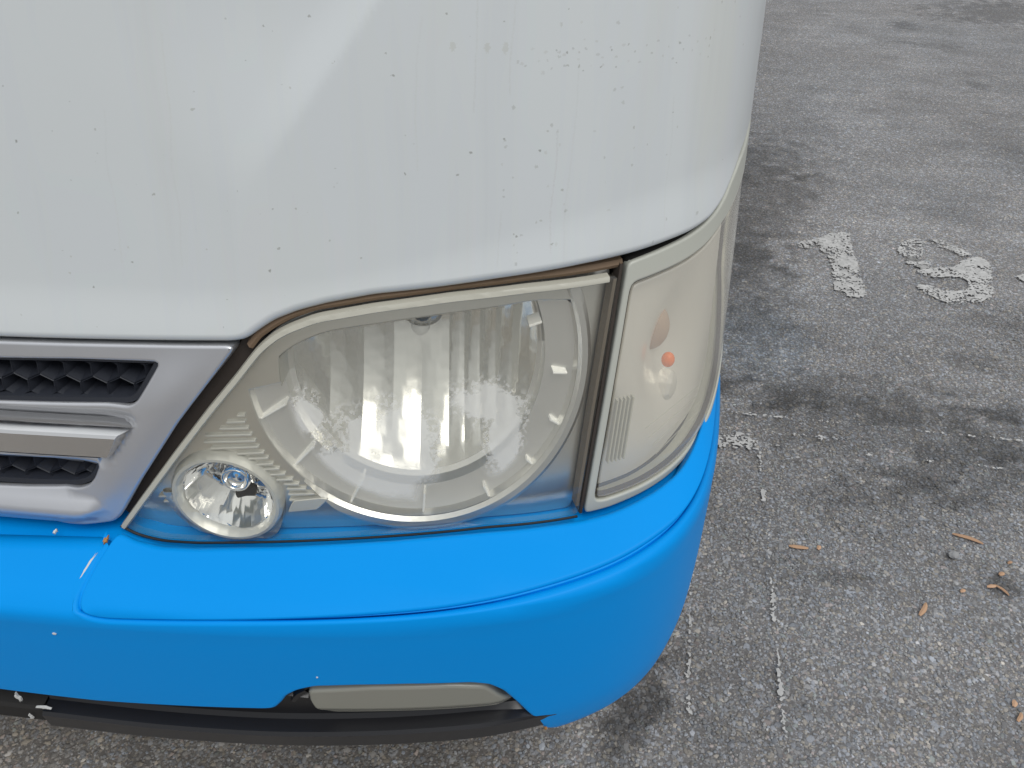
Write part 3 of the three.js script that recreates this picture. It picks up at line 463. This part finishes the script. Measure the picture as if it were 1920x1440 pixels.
  // fluted bowl
  {
    const R0 = 0.1145, xsb = [], pos = [], uv = [], idx = [], NR = 36;
    for (let x = -R0 + 1e-4; x < 0 - 1e-6; x += 0.0285) for (let k = 0; k < 8; k++) xsb.push([x + 0.0285 * k / 8, k / 8, 0.0030]);
    const x0 = -R0 + 1e-4 + 0.0285 * Math.ceil((R0 - 1e-4) / 0.0285); for (let x = x0; x < R0 - 0.002; x += 0.0158) for (let k = 0; k < 6; k++) if (x + 0.0158 * k / 6 < R0 - 0.0004) xsb.push([x + 0.0158 * k / 6, k / 6, 0.0024]);
    xsb.push([R0 - 0.0002, 0, 0]);
    for (const [dx, t, amp] of xsb) {
      const h = Math.sqrt(Math.max(0, R0 * R0 - dx * dx)), top = Math.min(h, topCut(RC[0] + dx) - RC[1]);
      for (let j = 0; j <= NR + 1; j++) {
        const dy = -h + (top + h) * Math.min(1, j / NR), r = Math.hypot(dx, dy), deep = -0.0425 - 0.068 * (1 - (r / R0) ** 2) + amp * 4 * t * (1 - t) * step(R0, R0 * 0.9, r) * step(0.015, 0.035, r), p = P('body', RC[0] + dx, RC[1] + dy, j > NR ? -0.040 : deep);
        pos.push(p.x, p.y, p.z); uv.push(dx, dy);
      }
    }
    const m = NR + 2; for (let i = 0; i + 1 < xsb.length; i++) for (let j = 0; j + 1 < m; j++) { const a = i * m + j, b = a + m; idx.push(a, b, a + 1, b, b + 1, a + 1); }
    part('reflector_bowl', q(toCreasedNormals(geo(pos, null, uv, idx), 0.3)), M.bowl, u);
  }
  {
    const b = unit('bulb', u), at = P('body', RC[0], RC[1] + 0.004, -0.105), [, , nx, nz] = plan(RC[0]), n = new THREE.Vector3(nx, 0, nz), mt = new THREE.Matrix4().lookAt(n, new THREE.Vector3(), new THREE.Vector3(0, 1, 0)).setPosition(at);
    const lathe = (p, m) => part('bulb', q(new THREE.LatheGeometry(p.map((v) => new THREE.Vector2(...v)), 28).rotateX(Math.PI / 2).applyMatrix4(mt)), m, u);
    u.remove(b);
    lathe([[0.0, -0.012], [0.019, -0.012], [0.019, 0.000], [0.012, 0.003], [0.0085, 0.006]], M.chrome).name = 'bulb_socket';
    lathe([[0.0085, 0.006], [0.0085, 0.028], [0.005, 0.034], [0, 0.0355]], M.glass).name = 'bulb';
  }
  // small side lamp: raised collar, faceted chrome bowl, clear bulb cover
  part('side_lamp_collar', q(polar('body', SC, [[0.0490, -0.0166], [0.0482, -0.0095], [0.0462, -0.0062], [0.0436, -0.0060], [0.0412, -0.0085], [0.0398, -0.0150]], { n: 80, crease: 0.6, ell: OVAL })), M.fin, u);
  part('side_lamp_bowl', q(polar('body', SC, [[0.0398, -0.0150], [0.0385, -0.020], [0.034, -0.031], [0.027, -0.041], [0.018, -0.048], [0.010, -0.050], [0.0001, -0.051]], { n: 84, crease: 0.25, ell: OVAL, shape: (dx, dy, r, a) => (r < 0.039 ? 0.0075 * Math.abs(Math.sin(a * 2 + 0.9)) * step(0.004, 0.030, r) + 0.0004 * Math.abs(Math.sin(a * 10)) * step(0.02, 0.036, r) : 0) })), M.jewel, u);
  {
    const at = P('body', SC[0] + 0.003, SC[1] + 0.003, -0.048), [, , nx, nz] = plan(SC[0]), mt = new THREE.Matrix4().lookAt(new THREE.Vector3(nx, 0.10, nz), new THREE.Vector3(), new THREE.Vector3(0, 1, 0)).setPosition(at);
    const lathe = (name, p, m) => part(name, q(new THREE.LatheGeometry(p.map((v) => new THREE.Vector2(...v)), 32).rotateX(Math.PI / 2).applyMatrix4(mt)), m, u);
    lathe('side_lamp_bulb', [[0.0132, 0], [0.0132, 0.018], [0.0122, 0.021], [0.0100, 0.0222]], M.glass);
    lathe('side_lamp_rim', [[0.0136, 0.019], [0.0130, 0.0222], [0.0112, 0.0230], [0.0100, 0.0215], [0.0092, 0.0180], [0.006, 0.0165], [0, 0.0180]], M.jewel);
    lathe('side_lamp_holder', [[0, 0.006], [0.007, 0.006], [0.0075, 0.0], [0.0145, -0.001]], M.jewel);
    const dark = at.clone(); part('side_lamp_vent', q(new THREE.LatheGeometry([[0, 0.0], [0.009, 0.001], [0.011, -0.004]].map((v) => new THREE.Vector2(...v)), 20).rotateX(Math.PI / 2).applyMatrix4(mt.clone().setPosition(P('body', SC[0] + 0.006, SC[1] - 0.019, -0.037)))), M.matBlack, u);
  }
  part('side_lamp_band', q(polar('body', SC, [[0.0600, -0.0172], [0.0592, -0.0140], [0.056, -0.0128], [0.0515, -0.0135], [0.0492, -0.0166]], { a0: Math.PI * 1.02, a1: Math.PI * 1.93, n: 60, ell: OVAL, reach: (a) => Math.min(0.060, 0.0492 + 0.0108 * step(Math.PI * 1.93, Math.PI * 1.6, a), (SC[1] - 0.6045) / 0.88 / Math.max(0.05, -Math.sin(a))) })), M.band, u);
  for (const [a, b] of FINS) part('fin', q(bar('body', a, b, 0.0019, -0.0185, -0.0132)), M.fin, u);
  part('plate', q(patch('body', PLATE, { off: -0.0115, r: 0.0012, depth: 0.005, grid: 0.01, smooth: 1, gap: 0.0025 })), M.fin, u);
  part('housing', q(sweep('body', shifted(lampD, -0.0002), [[0, -0.034], [0, -0.10]], { closed: true, smooth: 0 })), M.matBlack, u);
}
// --- shadow line under the lamps, drawn as a thin black strip
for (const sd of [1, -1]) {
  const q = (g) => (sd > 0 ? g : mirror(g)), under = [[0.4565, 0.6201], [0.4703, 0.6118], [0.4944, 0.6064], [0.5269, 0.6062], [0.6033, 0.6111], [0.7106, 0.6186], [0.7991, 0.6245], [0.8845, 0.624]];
  part('lamp_shadow_line', q(sweep('body', under, [[-0.0012, -0.003], [-0.0010, 0.0004], [0.0, 0.0006], [0.0004, -0.0012]], { smooth: 3 })), M.black);
}
// --- weather strip round the lamps
{
  const top = [[0.4545, 0.6270], [0.5150, 0.7015], [0.5510, 0.7440], [0.5800, 0.7770], [0.5945, 0.7945], [0.6030, 0.8045], [0.6165, 0.8135], [0.6310, 0.8210], [0.6525, 0.8280], [0.70, 0.8358], [0.7625, 0.8428], [0.8257, 0.8475], [0.9130, 0.8500]];
  for (const sd of [1, -1]) {
    const q = (g) => (sd > 0 ? g : mirror(g));
    part('weather_strip', q(sweep('body', top.slice(4), [[-0.0046, -0.010], [-0.0040, -0.0065], [-0.0010, -0.0045], [0.0020, -0.0065], [0.0026, -0.012]])), M.rubber, bus, sd > 0 ? 'brown dirty rubber strip above the headlight' : undefined);
    part('seal_channel', q(sweep('body', top, [[-0.012, -0.030], [-0.006, -0.013], [0.006, -0.013], [0.012, -0.030]])), M.seal);
    part('lamp_divider', q(sweep('body', [[0.9115, 0.850], [0.9012, 0.738], [0.8893, 0.624]], [[-0.0026, -0.012], [-0.0020, -0.003], [0.0004, -0.0022], [0.0008, -0.010]])), M.seal);
    part('inner_border', q(sweep('body', [[0.9062, 0.8385], [0.9040, 0.8200], [0.8948, 0.7350], [0.8850, 0.6320]], [[-0.0022, -0.014], [-0.0018, -0.0035], [0.0014, -0.0035], [0.0018, -0.014]])), M.edgeBrown);
  }
}
// --- turn signal lamps
const TURN = [[0.9155, 0.8517], [0.9323, 0.854], [0.9555, 0.8569], [0.9826, 0.8596], [1.0083, 0.863], [1.0312, 0.8674], [1.0506, 0.8747], [1.0611, 0.8825]], TURN_B = [[0.8915, 0.6253], [0.9162, 0.6253], [0.9526, 0.6286], [0.9887, 0.6321], [1.0261, 0.6376], [1.0635, 0.6429], [1.0878, 0.6423]];
for (const sd of [1, -1]) {
  const q = (g) => (sd > 0 ? g : mirror(g)), u = unit('turn_signal', bus, sd > 0 ? 'cloudy cream turn signal wrapping the corner with amber bulb' : undefined);
  const out = [...TURN, [1.09, 0.8925], [1.14, 0.8985], [1.20, 0.902], [1.34, 0.905], [1.370, 0.898], [1.377, 0.87], [1.379, 0.70], [1.37, 0.672], [1.34, 0.662], [1.20, 0.657], [1.14, 0.652], ...TURN_B.slice().reverse()];
  const win = [[0.9200, 0.8300], [0.9228, 0.8345], [0.9540, 0.8378], [0.9854, 0.8405], [1.0150, 0.8445], [1.05, 0.8525], [1.10, 0.8610], [1.16, 0.866], [1.30, 0.868], [1.335, 0.860], [1.345, 0.84], [1.345, 0.70], [1.33, 0.680], [1.20, 0.666], [1.15, 0.661], [1.10, 0.652], [1.0370, 0.6455], [0.9908, 0.6405], [0.9508, 0.6372], [0.9116, 0.6355], [0.9035, 0.6368], [0.9012, 0.6410]];
  part('lens_border', q(patch('body', out, { holes: [win], off: 0.0005, r: 0.0025, depth: 0.02, grid: 0.010, smooth: 2, gap: 0.0035 })), M.cream, u);
  part('groove', q(sweep('body', areaOf(win) > 0 ? win : win.slice().reverse(), [[-0.0005, -0.008], [0.0004, -0.0035], [0.0022, -0.0035], [0.0030, -0.008]], { closed: true, smooth: 3 })), M.seal, u);
  part('lens', q(patch('body', shifted(areaOf(win) > 0 ? dense(win, 0.004, 2) : dense(win, 0.004, 2).reverse(), 0.0024), { off: -0.0005, r: 0.0015, depth: 0.004, grid: 0.010, smooth: 0, gap: 0.0035 })), M.turnLens, u);
  part('reflector', q(patch('body', shifted(areaOf(win) > 0 ? dense(win, 0.004, 2) : dense(win, 0.004, 2).reverse(), 0.003), { off: (s, y) => -0.016 - 0.030 * Math.exp(-(((s - 1.02) / 0.05) ** 2 + ((y - 0.735) / 0.06) ** 2)), r: 0.002, depth: 0.01, grid: 0.007, smooth: 0, gap: 0.004 })), M.turnInner, u);
  for (let k = 0; k < 5; k++) part('lens_rib', q(bar('body', [0.9185 + k * 0.0042, 0.732], [0.9135 + k * 0.0042, 0.672], 0.0016, -0.006, -0.0012)), M.cream, u);
  const bl = new THREE.SphereGeometry(0.0062, 24, 16); bl.scale(1, 1.25, 1); const bp = P('body', 1.003, 0.737, -0.021); bl.translate(bp.x, bp.y, bp.z);
  part('bulb', q(bl), M.amber, u, sd > 0 ? 'amber bulb inside the turn signal' : undefined);
  const bs = new THREE.SphereGeometry(0.0150, 28, 18).scale(1.3, 1.7, 1), sp = P('body', 1.006, 0.757, -0.0475); bs.translate(sp.x, sp.y, sp.z);
  part('bulb_shade', q(bs), std([0.50, 0.36, 0.27], 0.45), u);
  
  part('bulb_base', q(polar('body', [1.036, 0.694], [[0.016, -0.040], [0.0145, -0.030], [0.010, -0.0265], [0.0001, -0.0255]], { n: 30 })), M.turnInner, u);
  for (let k = 0; k < 4; k++) part('scratch_rib', q(bar('body', [0.955 + k * 0.006, 0.694 - k * 0.011], [1.045 + k * 0.005, 0.700 - k * 0.011], 0.0004, -0.0042, -0.0038)), M.cream, u);
  part('housing', q(sweep('body', areaOf(out) > 0 ? out : out.slice().reverse(), [[0.001, -0.004], [0.001, -0.08]], { closed: true, smooth: 2 })), M.matBlack, u);
}
// --- paint chips, bolts
const chip = (lay, s, y, w, h, m, o = 0.0008, turn = 0) => { const p = []; for (let k = 0; k < 14; k++) { const a = k / 14 * 6.283, r = rr(0.35, 1.15), x = Math.cos(a) * w * r, z = Math.sin(a) * h * r; p.push([s + x * Math.cos(turn) - z * Math.sin(turn), y + x * Math.sin(turn) + z * Math.cos(turn)]); } part('paint_chip', patch(lay, p, { off: o, r: 0.0003, depth: 0.002, grid: 0.01, smooth: 0, gap: 0.001, rollRows: 2 }), m); };
chip('bumper', 0.4515, 0.6165, 0.0016, 0.0042, M.chip, 0.0012, -0.5); chip('bumper', 0.4325, 0.5745, 0.0018, 0.0014, M.chip, 0.0012); chip('bumper', 0.4560, 0.6235, 0.0020, 0.0016, M.rust, 0.004); chip('bumper', 0.8735, 0.4035, 0.0020, 0.0030, M.rust, 0.0030);
chip('bumper', 0.351, 0.458, 0.0030, 0.0085, M.chip, 0.002); chip('bumper', 0.372, 0.4430, 0.0090, 0.0022, M.chip, 0.0020); chip('bumper', 0.352, 0.4240, 0.0024, 0.0050, M.chip, 0.004); chip('bumper', 0.659, 0.527, 0.0010, 0.0012, M.chip); chip('bumper', 0.4055, 0.625, 0.002, 0.001, M.chip, 0.004);
for (const [s, y] of [[1.272, 0.472], [1.276, 0.452], [1.38, 0.47], [1.38, 0.56]]) { const f = frameAt('bumper', s, y, 0), g = new THREE.SphereGeometry(0.0065, 16, 10, 0, 6.2832, 0, 1.5708).scale(1, 0.75, 1); g.applyQuaternion(new THREE.Quaternion().setFromUnitVectors(new THREE.Vector3(0, 1, 0), f.n)).translate(f.p.x, f.p.y, f.p.z); part('bolt', g, M.blue); }

// --- the rest of the bus, seen only from further aside: sides, windscreen, roof, wheels
{
  const LEN = 6.4, box = (name, s0, s1, y0, y1, m, off = 0, parent = bus) => { for (const sd of [1, -1]) { const g = patch('body', [[s0, y0], [s1, y0], [s1, y1], [s0, y1]], { off, r: 0.003, depth: 0.03, grid: 0.12, smooth: 0, gap: 0.03 }); part(name, sd > 0 ? g : mirror(g), m, parent); } };
  const arch = []; for (let k = 0; k <= 16; k++) { const a = Math.PI * k / 16; arch.push([2.55 - 0.46 * Math.cos(a), 0.40 + 0.46 * Math.sin(a)]); }
  const side = [[1.606, 0.665], [1.606, 1.22], [LEN, 1.22], [LEN, 0.40], ...arch.slice().reverse(), [1.606, 0.40]].filter((p, i, l) => true);
  for (const sd of [1, -1]) { const g = patch('body', side, { r: 0.004, depth: 0.03, grid: 0.12, smooth: 0, gap: 0.03 }); part('side_panel', sd > 0 ? g : mirror(g), M.sideWhite); }
  const darkGlass = std([0.02, 0.024, 0.026], 0.06);
  part('windscreen', patch('body', [[-1.02, 1.235], [1.02, 1.235], [1.02, 2.2], [-1.02, 2.2]], { r: 0.004, depth: 0.02, grid: 0.08, smooth: 0, gap: 0.03 }), darkGlass);
  box('window_pillar', 1.028, 1.25, 1.228, 2.3, M.sideWhite);
  for (let k = 0; k < 5; k++) box('side_window', 1.262 + k * 1.03, 1.262 + k * 1.03 + 0.99, 1.235, 2.05, darkGlass, -0.004);
  box('upper_side', 1.256, LEN, 2.058, 2.4, M.sideWhite);
  part('header', patch('body', [[-1.02, 2.208], [1.02, 2.208], [1.02, 2.4], [-1.02, 2.4]], { r: 0.004, depth: 0.02, grid: 0.1, smooth: 0, gap: 0.03 }), M.sideWhite);
  const roof = new THREE.Shape(); for (let k = -24; k <= 24; k++) { const p = P('body', k / 24 * 1.3, 2.4, 0); k === -24 ? roof.moveTo(p.x, -p.z) : roof.lineTo(p.x, -p.z); }
  const pe = P('body', LEN, 2.4, 0); roof.lineTo(pe.x, -pe.z); roof.lineTo(-pe.x, -pe.z);
  part('roof', new THREE.ExtrudeGeometry(roof, { depth: 0.06, bevelSize: 0.03, bevelThickness: 0.03, bevelSegments: 4 }).rotateX(-Math.PI / 2).translate(0, 2.40, 0), M.sideWhite);
  const fl = new THREE.Shape(); for (let k = -24; k <= 24; k++) { const p = P('body', k / 24 * 1.3, 0.66, -0.13); k === -24 ? fl.moveTo(p.x, -p.z) : fl.lineTo(p.x, -p.z); }
  const fe = P('body', LEN, 0.66, -0.10); fl.lineTo(fe.x, -fe.z); fl.lineTo(-fe.x, -fe.z);
  part('underbody', new THREE.ExtrudeGeometry(fl, { depth: 0.05, bevelEnabled: false }).rotateX(-Math.PI / 2).translate(0, 0.50, 0), M.matBlack);
  part('bulkhead', patch('body', [[-1.2, 0.5], [1.2, 0.5], [1.2, 1.25], [-1.2, 1.25]], { off: -0.135, r: 0.003, depth: 0.02, grid: 0.06, smooth: 0, gap: 0.03 }), M.matBlack);
  part('tail', new THREE.BoxGeometry(1.9, 2.0, 0.04).translate(0, 1.4, P('body', LEN, 1, 0).z - 0.03), M.sideWhite);
  for (const sd of [1, -1]) for (const s of [2.55, 5.3]) {
    const c = P('body', s, 0.7, -0.16), w = unit('wheel'); w.position.set(sd * c.x, 0.372, c.z);
    part('tyre', new THREE.TorusGeometry(0.27, 0.105, 18, 48).scale(1, 1, 1.0).rotateY(Math.PI / 2), M.tyre, w);
    part('rim', new THREE.LatheGeometry([[0.0, 0.03], [0.07, 0.05], [0.09, 0.0], [0.17, -0.03], [0.19, 0.06], [0.205, 0.065]].map((v) => new THREE.Vector2(...v)), 40).rotateZ(-Math.PI / 2 * sd), M.silver, w);
  }
}

// ---------------------------------------------------------------- painted marks on the asphalt
const DIGITS = [[[0.4746, -2.2769], [0.5106, -2.2899], [0.5661, -2.3192], [0.5881, -2.3556], [0.6185, -2.3638], [0.6571, -2.3683], [0.6475, -2.3027], [0.6452, -2.1935], [0.6441, -2.0809], [0.6489, -2.0286], [0.637, -1.9702], [0.6009, -1.9685], [0.5555, -1.9753], [0.551, -2.021], [0.5611, -2.1206], [0.5588, -2.2129], [0.5387, -2.2332], [0.4756, -2.2276]], [[0.7903, -2.3229], [0.8248, -2.3544], [0.8676, -2.3687], [0.8929, -2.3671], [0.8609, -2.3051], [0.8439, -2.2303], [0.8131, -2.2129], [0.7781, -2.2298], [0.7731, -2.2767]], [[0.7939, -2.1582], [0.8301, -2.1908], [0.8668, -2.1863], [0.9042, -2.1865], [0.9379, -2.2154], [0.9575, -2.2513], [0.9972, -2.2799], [1.0262, -2.2664], [1.0365, -2.2291], [1.0264, -2.1846], [1.0119, -2.1545], [1.01, -2.106], [0.9847, -2.0396], [0.934, -1.9955], [0.8795, -1.9756], [0.8382, -1.9905], [0.8004, -2.0258], [0.7784, -2.0684], [0.8239, -2.0874], [0.8422, -2.0645], [0.8783, -2.0546], [0.92, -2.0685], [0.9378, -2.1192], [0.9243, -2.1382], [0.8805, -2.1301], [0.8451, -2.1127], [0.8124, -2.1317]], [[0.7781, -2.2298], [0.8439, -2.2303], [0.8668, -2.1863], [0.8269, -2.1755], [0.7939, -2.1582], [0.7853, -2.1963]], [[0.8676, -2.3687], [0.9239, -2.3665], [0.9702, -2.3254], [1.0001, -2.2804], [0.9575, -2.2513], [0.9409, -2.2957], [0.8843, -2.3279]], [[1.0807, -2.1858], [1.1525, -2.2079], [1.2056, -2.1958], [1.1867, -2.1388], [1.131, -2.139], [1.0788, -2.1528]]];
const STRIPES = [[[[0.154, -1.42], [0.165, -1.42], [0.167, 0.4], [0.158, 0.4]], 0.46], [[[0.302, -1.33], [0.3115, -1.33], [0.3115, 0.4], [0.3005, 0.4]], 0.54], [[[0.0, -1.318], [0.12, -1.345], [0.294, -1.345], [0.309, -1.335], [0.3105, -1.285], [0.298, -1.287], [0.0, -1.262]], 0.58],
  [[[0.0, -1.405], [0.9, -1.432], [0.9, -1.423], [0.0, -1.394]], 0.48], [[[0.32, -1.315], [0.95, -1.335], [0.95, -1.328], [0.32, -1.308]], 0.45], [[[0.31, -1.36], [0.5, -1.37], [0.5, -1.345], [0.31, -1.34]], 0.36]];
const AX0 = 0, AZ0 = -2.45, AXW = 1.25, AZH = 2.05;                      // the stretch of asphalt whose paint wear is recorded
const distTo = (poly, x, z) => { let d = 9, inn = false; for (let i = 0, j = poly.length - 1; i < poly.length; j = i++) { const [x1, z1] = poly[j], [x2, z2] = poly[i], ex = x2 - x1, ez = z2 - z1, t = clamp(((x - x1) * ex + (z - z1) * ez) / (ex * ex + ez * ez)); d = Math.min(d, Math.hypot(x - x1 - ex * t, z - z1 - ez * t)); if ((z1 > z) !== (z2 > z) && x < (x1 - x2) * (z - z2) / (z1 - z2) + x2) inn = !inn; } return inn ? d : -d; };
const paintAlpha = (() => {
  const W = 1536, H = 2048, list = [...DIGITS.map((p, i) => [dense(p, 0.02, 2), [0.58, 0.55, 0.58, 0.53, 0.49, 0.55][i]]), ...STRIPES].map(([p, k]) => { const xs = p.map((q) => q[0]), zs = p.map((q) => q[1]); return { p, k, x0: Math.min(...xs) - 0.02, x1: Math.max(...xs) + 0.02, z0: Math.min(...zs) - 0.02, z1: Math.max(...zs) + 0.02 }; });
  return tex(W, H, (u, v) => {
    const x = AX0 + u * AXW, z = -(-AZ0 - AZH + v * AZH) ; let best = 0;
    for (const q of list) { if (x < q.x0 || x > q.x1 || z < q.z0 || z > q.z1) continue;
      const d = distTo(q.p, x, z), n = fbm(x * 30, z * 30, 180, 3), g = noise(x * 210, z * 210, 185), g2 = noise(x * 420, z * 420, 186);
      best = Math.max(best, clamp(0.5 + d / 0.012, 0, 1) * q.k + 0.55 * (n - 0.5) + 0.42 * (g - 0.5) + 0.26 * (g2 - 0.5)); }
    return best;
  });
})();
paintAlpha.repeat.set(1 / AXW, 1 / AZH); paintAlpha.offset.set(-AX0 / AXW, (AZ0 + AZH) / AZH);
const paintTone = tex(512, 512, (u, v) => { const n = fbm(u * 40, v * 40, 200, 4), l = 0.36 + 0.26 * n; return [toS(l), toS(l * 0.99), toS(l * 0.965)]; }, true); paintTone.repeat.set(2.5, 2.5);
const paintM = new THREE.MeshStandardMaterial({ map: paintTone, alphaMap: paintAlpha, alphaTest: 0.5, roughness: 0.85, side: THREE.DoubleSide });
function groundPatch(poly, y = 0.0022) {
  const d0 = dense(poly, 0.012, 1), d = shifted(areaOf(d0) > 0 ? d0 : d0.reverse(), -0.009), sh = new THREE.Shape(d.map(([x, z]) => new THREE.Vector2(x, -z)));
  const g = new THREE.ShapeGeometry(sh).rotateX(-Math.PI / 2).translate(0, y, 0), p = g.attributes.position, uv = g.attributes.uv; for (let i = 0; i < p.count; i++) uv.setXY(i, p.getX(i), -p.getZ(i)); return g;
}
{
  const num = new THREE.Group(); num.name = 'parking_number'; num.userData = { label: 'worn white stencilled bay number painted on the asphalt', category: 'road marking' }; scene.add(num);
  for (const poly of DIGITS) { const o = new THREE.Mesh(groundPatch(poly), paintM); o.name = 'numeral'; o.receiveShadow = true; num.add(o); }
  const line = new THREE.Group(); line.name = 'parking_line'; line.userData = { label: 'almost worn away white bay line running along the bus', category: 'road marking' }; scene.add(line);
  STRIPES.forEach(([poly], k) => { const o = new THREE.Mesh(groundPatch(poly, 0.0022 + k * 0.0004), paintM); o.name = 'stripe'; o.receiveShadow = true; line.add(o); });
}
// ---------------------------------------------------------------- loose things on the ground
{ // embedded stone chips standing a little proud of the asphalt, near the camera
  const g = new THREE.IcosahedronGeometry(1, 0), N = 26000, m = new THREE.MeshStandardMaterial({ color: 0xffffff, roughness: 0.8 }), im = new THREE.InstancedMesh(g, m, N), mt = new THREE.Matrix4(), qt = new THREE.Quaternion(), c = new THREE.Color();
  for (let k = 0; k < N; k++) {
    const x = rr(-0.75, 1.15), z = 0.05 - 2.1 * Math.pow(rnd(), 0.85), r = rr(0.0016, 0.0036) * (rnd() < 0.06 ? 1.5 : 1);
    qt.setFromEuler(new THREE.Euler(rr(-0.4, 0.4), rnd() * 6.28, rr(-0.4, 0.4)));
    mt.compose(new THREE.Vector3(x, -0.0028 - r * 0.12, z), qt, new THREE.Vector3(r * rr(0.8, 1.5), r * 0.55, r * rr(0.7, 1.1))); im.setMatrixAt(k, mt);
    const tint = groundTint(x, z)[1]; let l = 0.262 * Math.exp((rnd() + rnd() - 1) * 0.55) * tint; if (rnd() < 0.035) l *= 1.35; const w = rnd(), q = w < 0.4 ? [0.95, 1, 1.08] : w < 0.75 ? [1, 1, 0.99] : [1.08, 1, 0.88]; c.setRGB(l * q[0], l * q[1], l * q[2]); im.setColorAt(k, c);
  }
  im.name = 'gravel'; im.userData = { kind: 'stuff', label: 'grey stone chips set in the asphalt surface', category: 'gravel' }; im.receiveShadow = im.castShadow = true; scene.add(im);
}
const barkM = [std([0.50, 0.31, 0.19], 0.85), std([0.56, 0.35, 0.22], 0.85), std([0.44, 0.27, 0.165], 0.85)];
function bark(name, x, z, len, wid, turn, label, k) {                     // curled slip of dry bark or leaf: pointed, arched, thin
  const n = 8, pos = [], uv = [], idx = [];
  for (let sd = 0; sd < 2; sd++) for (let i = 0; i <= n; i++) for (let j = -1; j <= 1; j++) { const t = i / n, w = wid / 2 * Math.pow(Math.sin(Math.PI * clamp(t * 0.86 + 0.08)), 0.6) * (1 + 0.15 * (hash(i, k, j) - 0.5)); pos.push((t - 0.5) * len, 0.0012 + 0.0022 * Math.sin(Math.PI * t) + (j === 0 ? 0.0012 : 0) - sd * 0.0009, j * w + 0.06 * len * Math.sin(t * 3 + k)); uv.push(t, j); }
  for (let sd = 0; sd < 2; sd++) for (let i = 0; i < n; i++) for (let j = 0; j < 2; j++) { const a = sd * (n + 1) * 3 + i * 3 + j, b = a + 3; sd ? idx.push(a, b, a + 1, a + 1, b, b + 1) : idx.push(a, a + 1, b, a + 1, b + 1, b); }
  const g = toCreasedNormals(geo(pos, null, uv, idx), 0.5), o = new THREE.Mesh(g, barkM[k % 3]); o.name = name; o.position.set(x, -0.001, z); o.rotation.y = turn; o.castShadow = o.receiveShadow = true;
  o.userData = { label, category: 'bark chip', group: 'slips of orange bark on the asphalt' }; scene.add(o);
}
bark('bark_chip', 0.364, -1.035, 0.036, 0.0085, 0.02, 'straight orange bark slip on the asphalt nearest the bus', 0);
bark('bark_chip_001', 0.402, -1.040, 0.011, 0.008, 0.9, 'tiny orange bark crumb beside the straight slip near the bus', 1);
bark('bark_chip_002', 0.687, -1.115, 0.054, 0.0085, -0.42, 'longest pointed orange bark slip, farthest out from the bus', 2);
bark('bark_chip_003', 0.566, -0.931, 0.034, 0.0085, 1.05, 'upright pointed orange bark slip alone on pale asphalt', 0);
bark('bark_chip_004', 0.700, -1.005, 0.018, 0.007, 0.15, 'short bark piece touching the thin slanting slip', 1);
bark('bark_chip_005', 0.716, -1.000, 0.028, 0.0055, -0.95, 'thin slanting bark slip beside the short bark piece', 2);
bark('bark_chip_006', 0.646, -0.985, 0.011, 0.007, 0.4, 'tiny bark crumb between the lone slip and the slanting one', 1);
bark('bark_chip_007', 0.726, -1.038, 0.012, 0.008, 0.6, 'small bark crumb just above the dark spot', 0);
bark('bark_chip_008', 0.749, -1.068, 0.010, 0.006, 0.3, 'small bark crumb at the edge below the longest slip', 2);
bark('bark_chip_009', 0.670, -0.772, 0.013, 0.008, 1.1, 'upper of two bark crumbs in the bottom right corner', 1);
bark('bark_chip_010', 0.671, -0.749, 0.019, 0.0065, 1.0, 'lower of two bark crumbs in the bottom right corner', 0);
{
  const g = new THREE.IcosahedronGeometry(0.0085, 2), p = g.attributes.position; for (let i = 0; i < p.count; i++) { const v = new THREE.Vector3().fromBufferAttribute(p, i), f = 0.85 + 0.3 * noise(v.x * 300 + 9, v.y * 300 + v.z * 200 + 9, 220); p.setXYZ(i, v.x * f * 1.2, v.y * f * 0.75, v.z * f); } g.computeVertexNormals();
  const o = new THREE.Mesh(g, std([0.30, 0.30, 0.30], 0.8)); o.name = 'pebble'; o.position.set(0.649, 0.003, -1.066); o.castShadow = o.receiveShadow = true; o.userData = { label: 'loose grey pebble on the asphalt beside the bark slips', category: 'pebble' }; scene.add(o);
}
renderer.render(scene, camera);
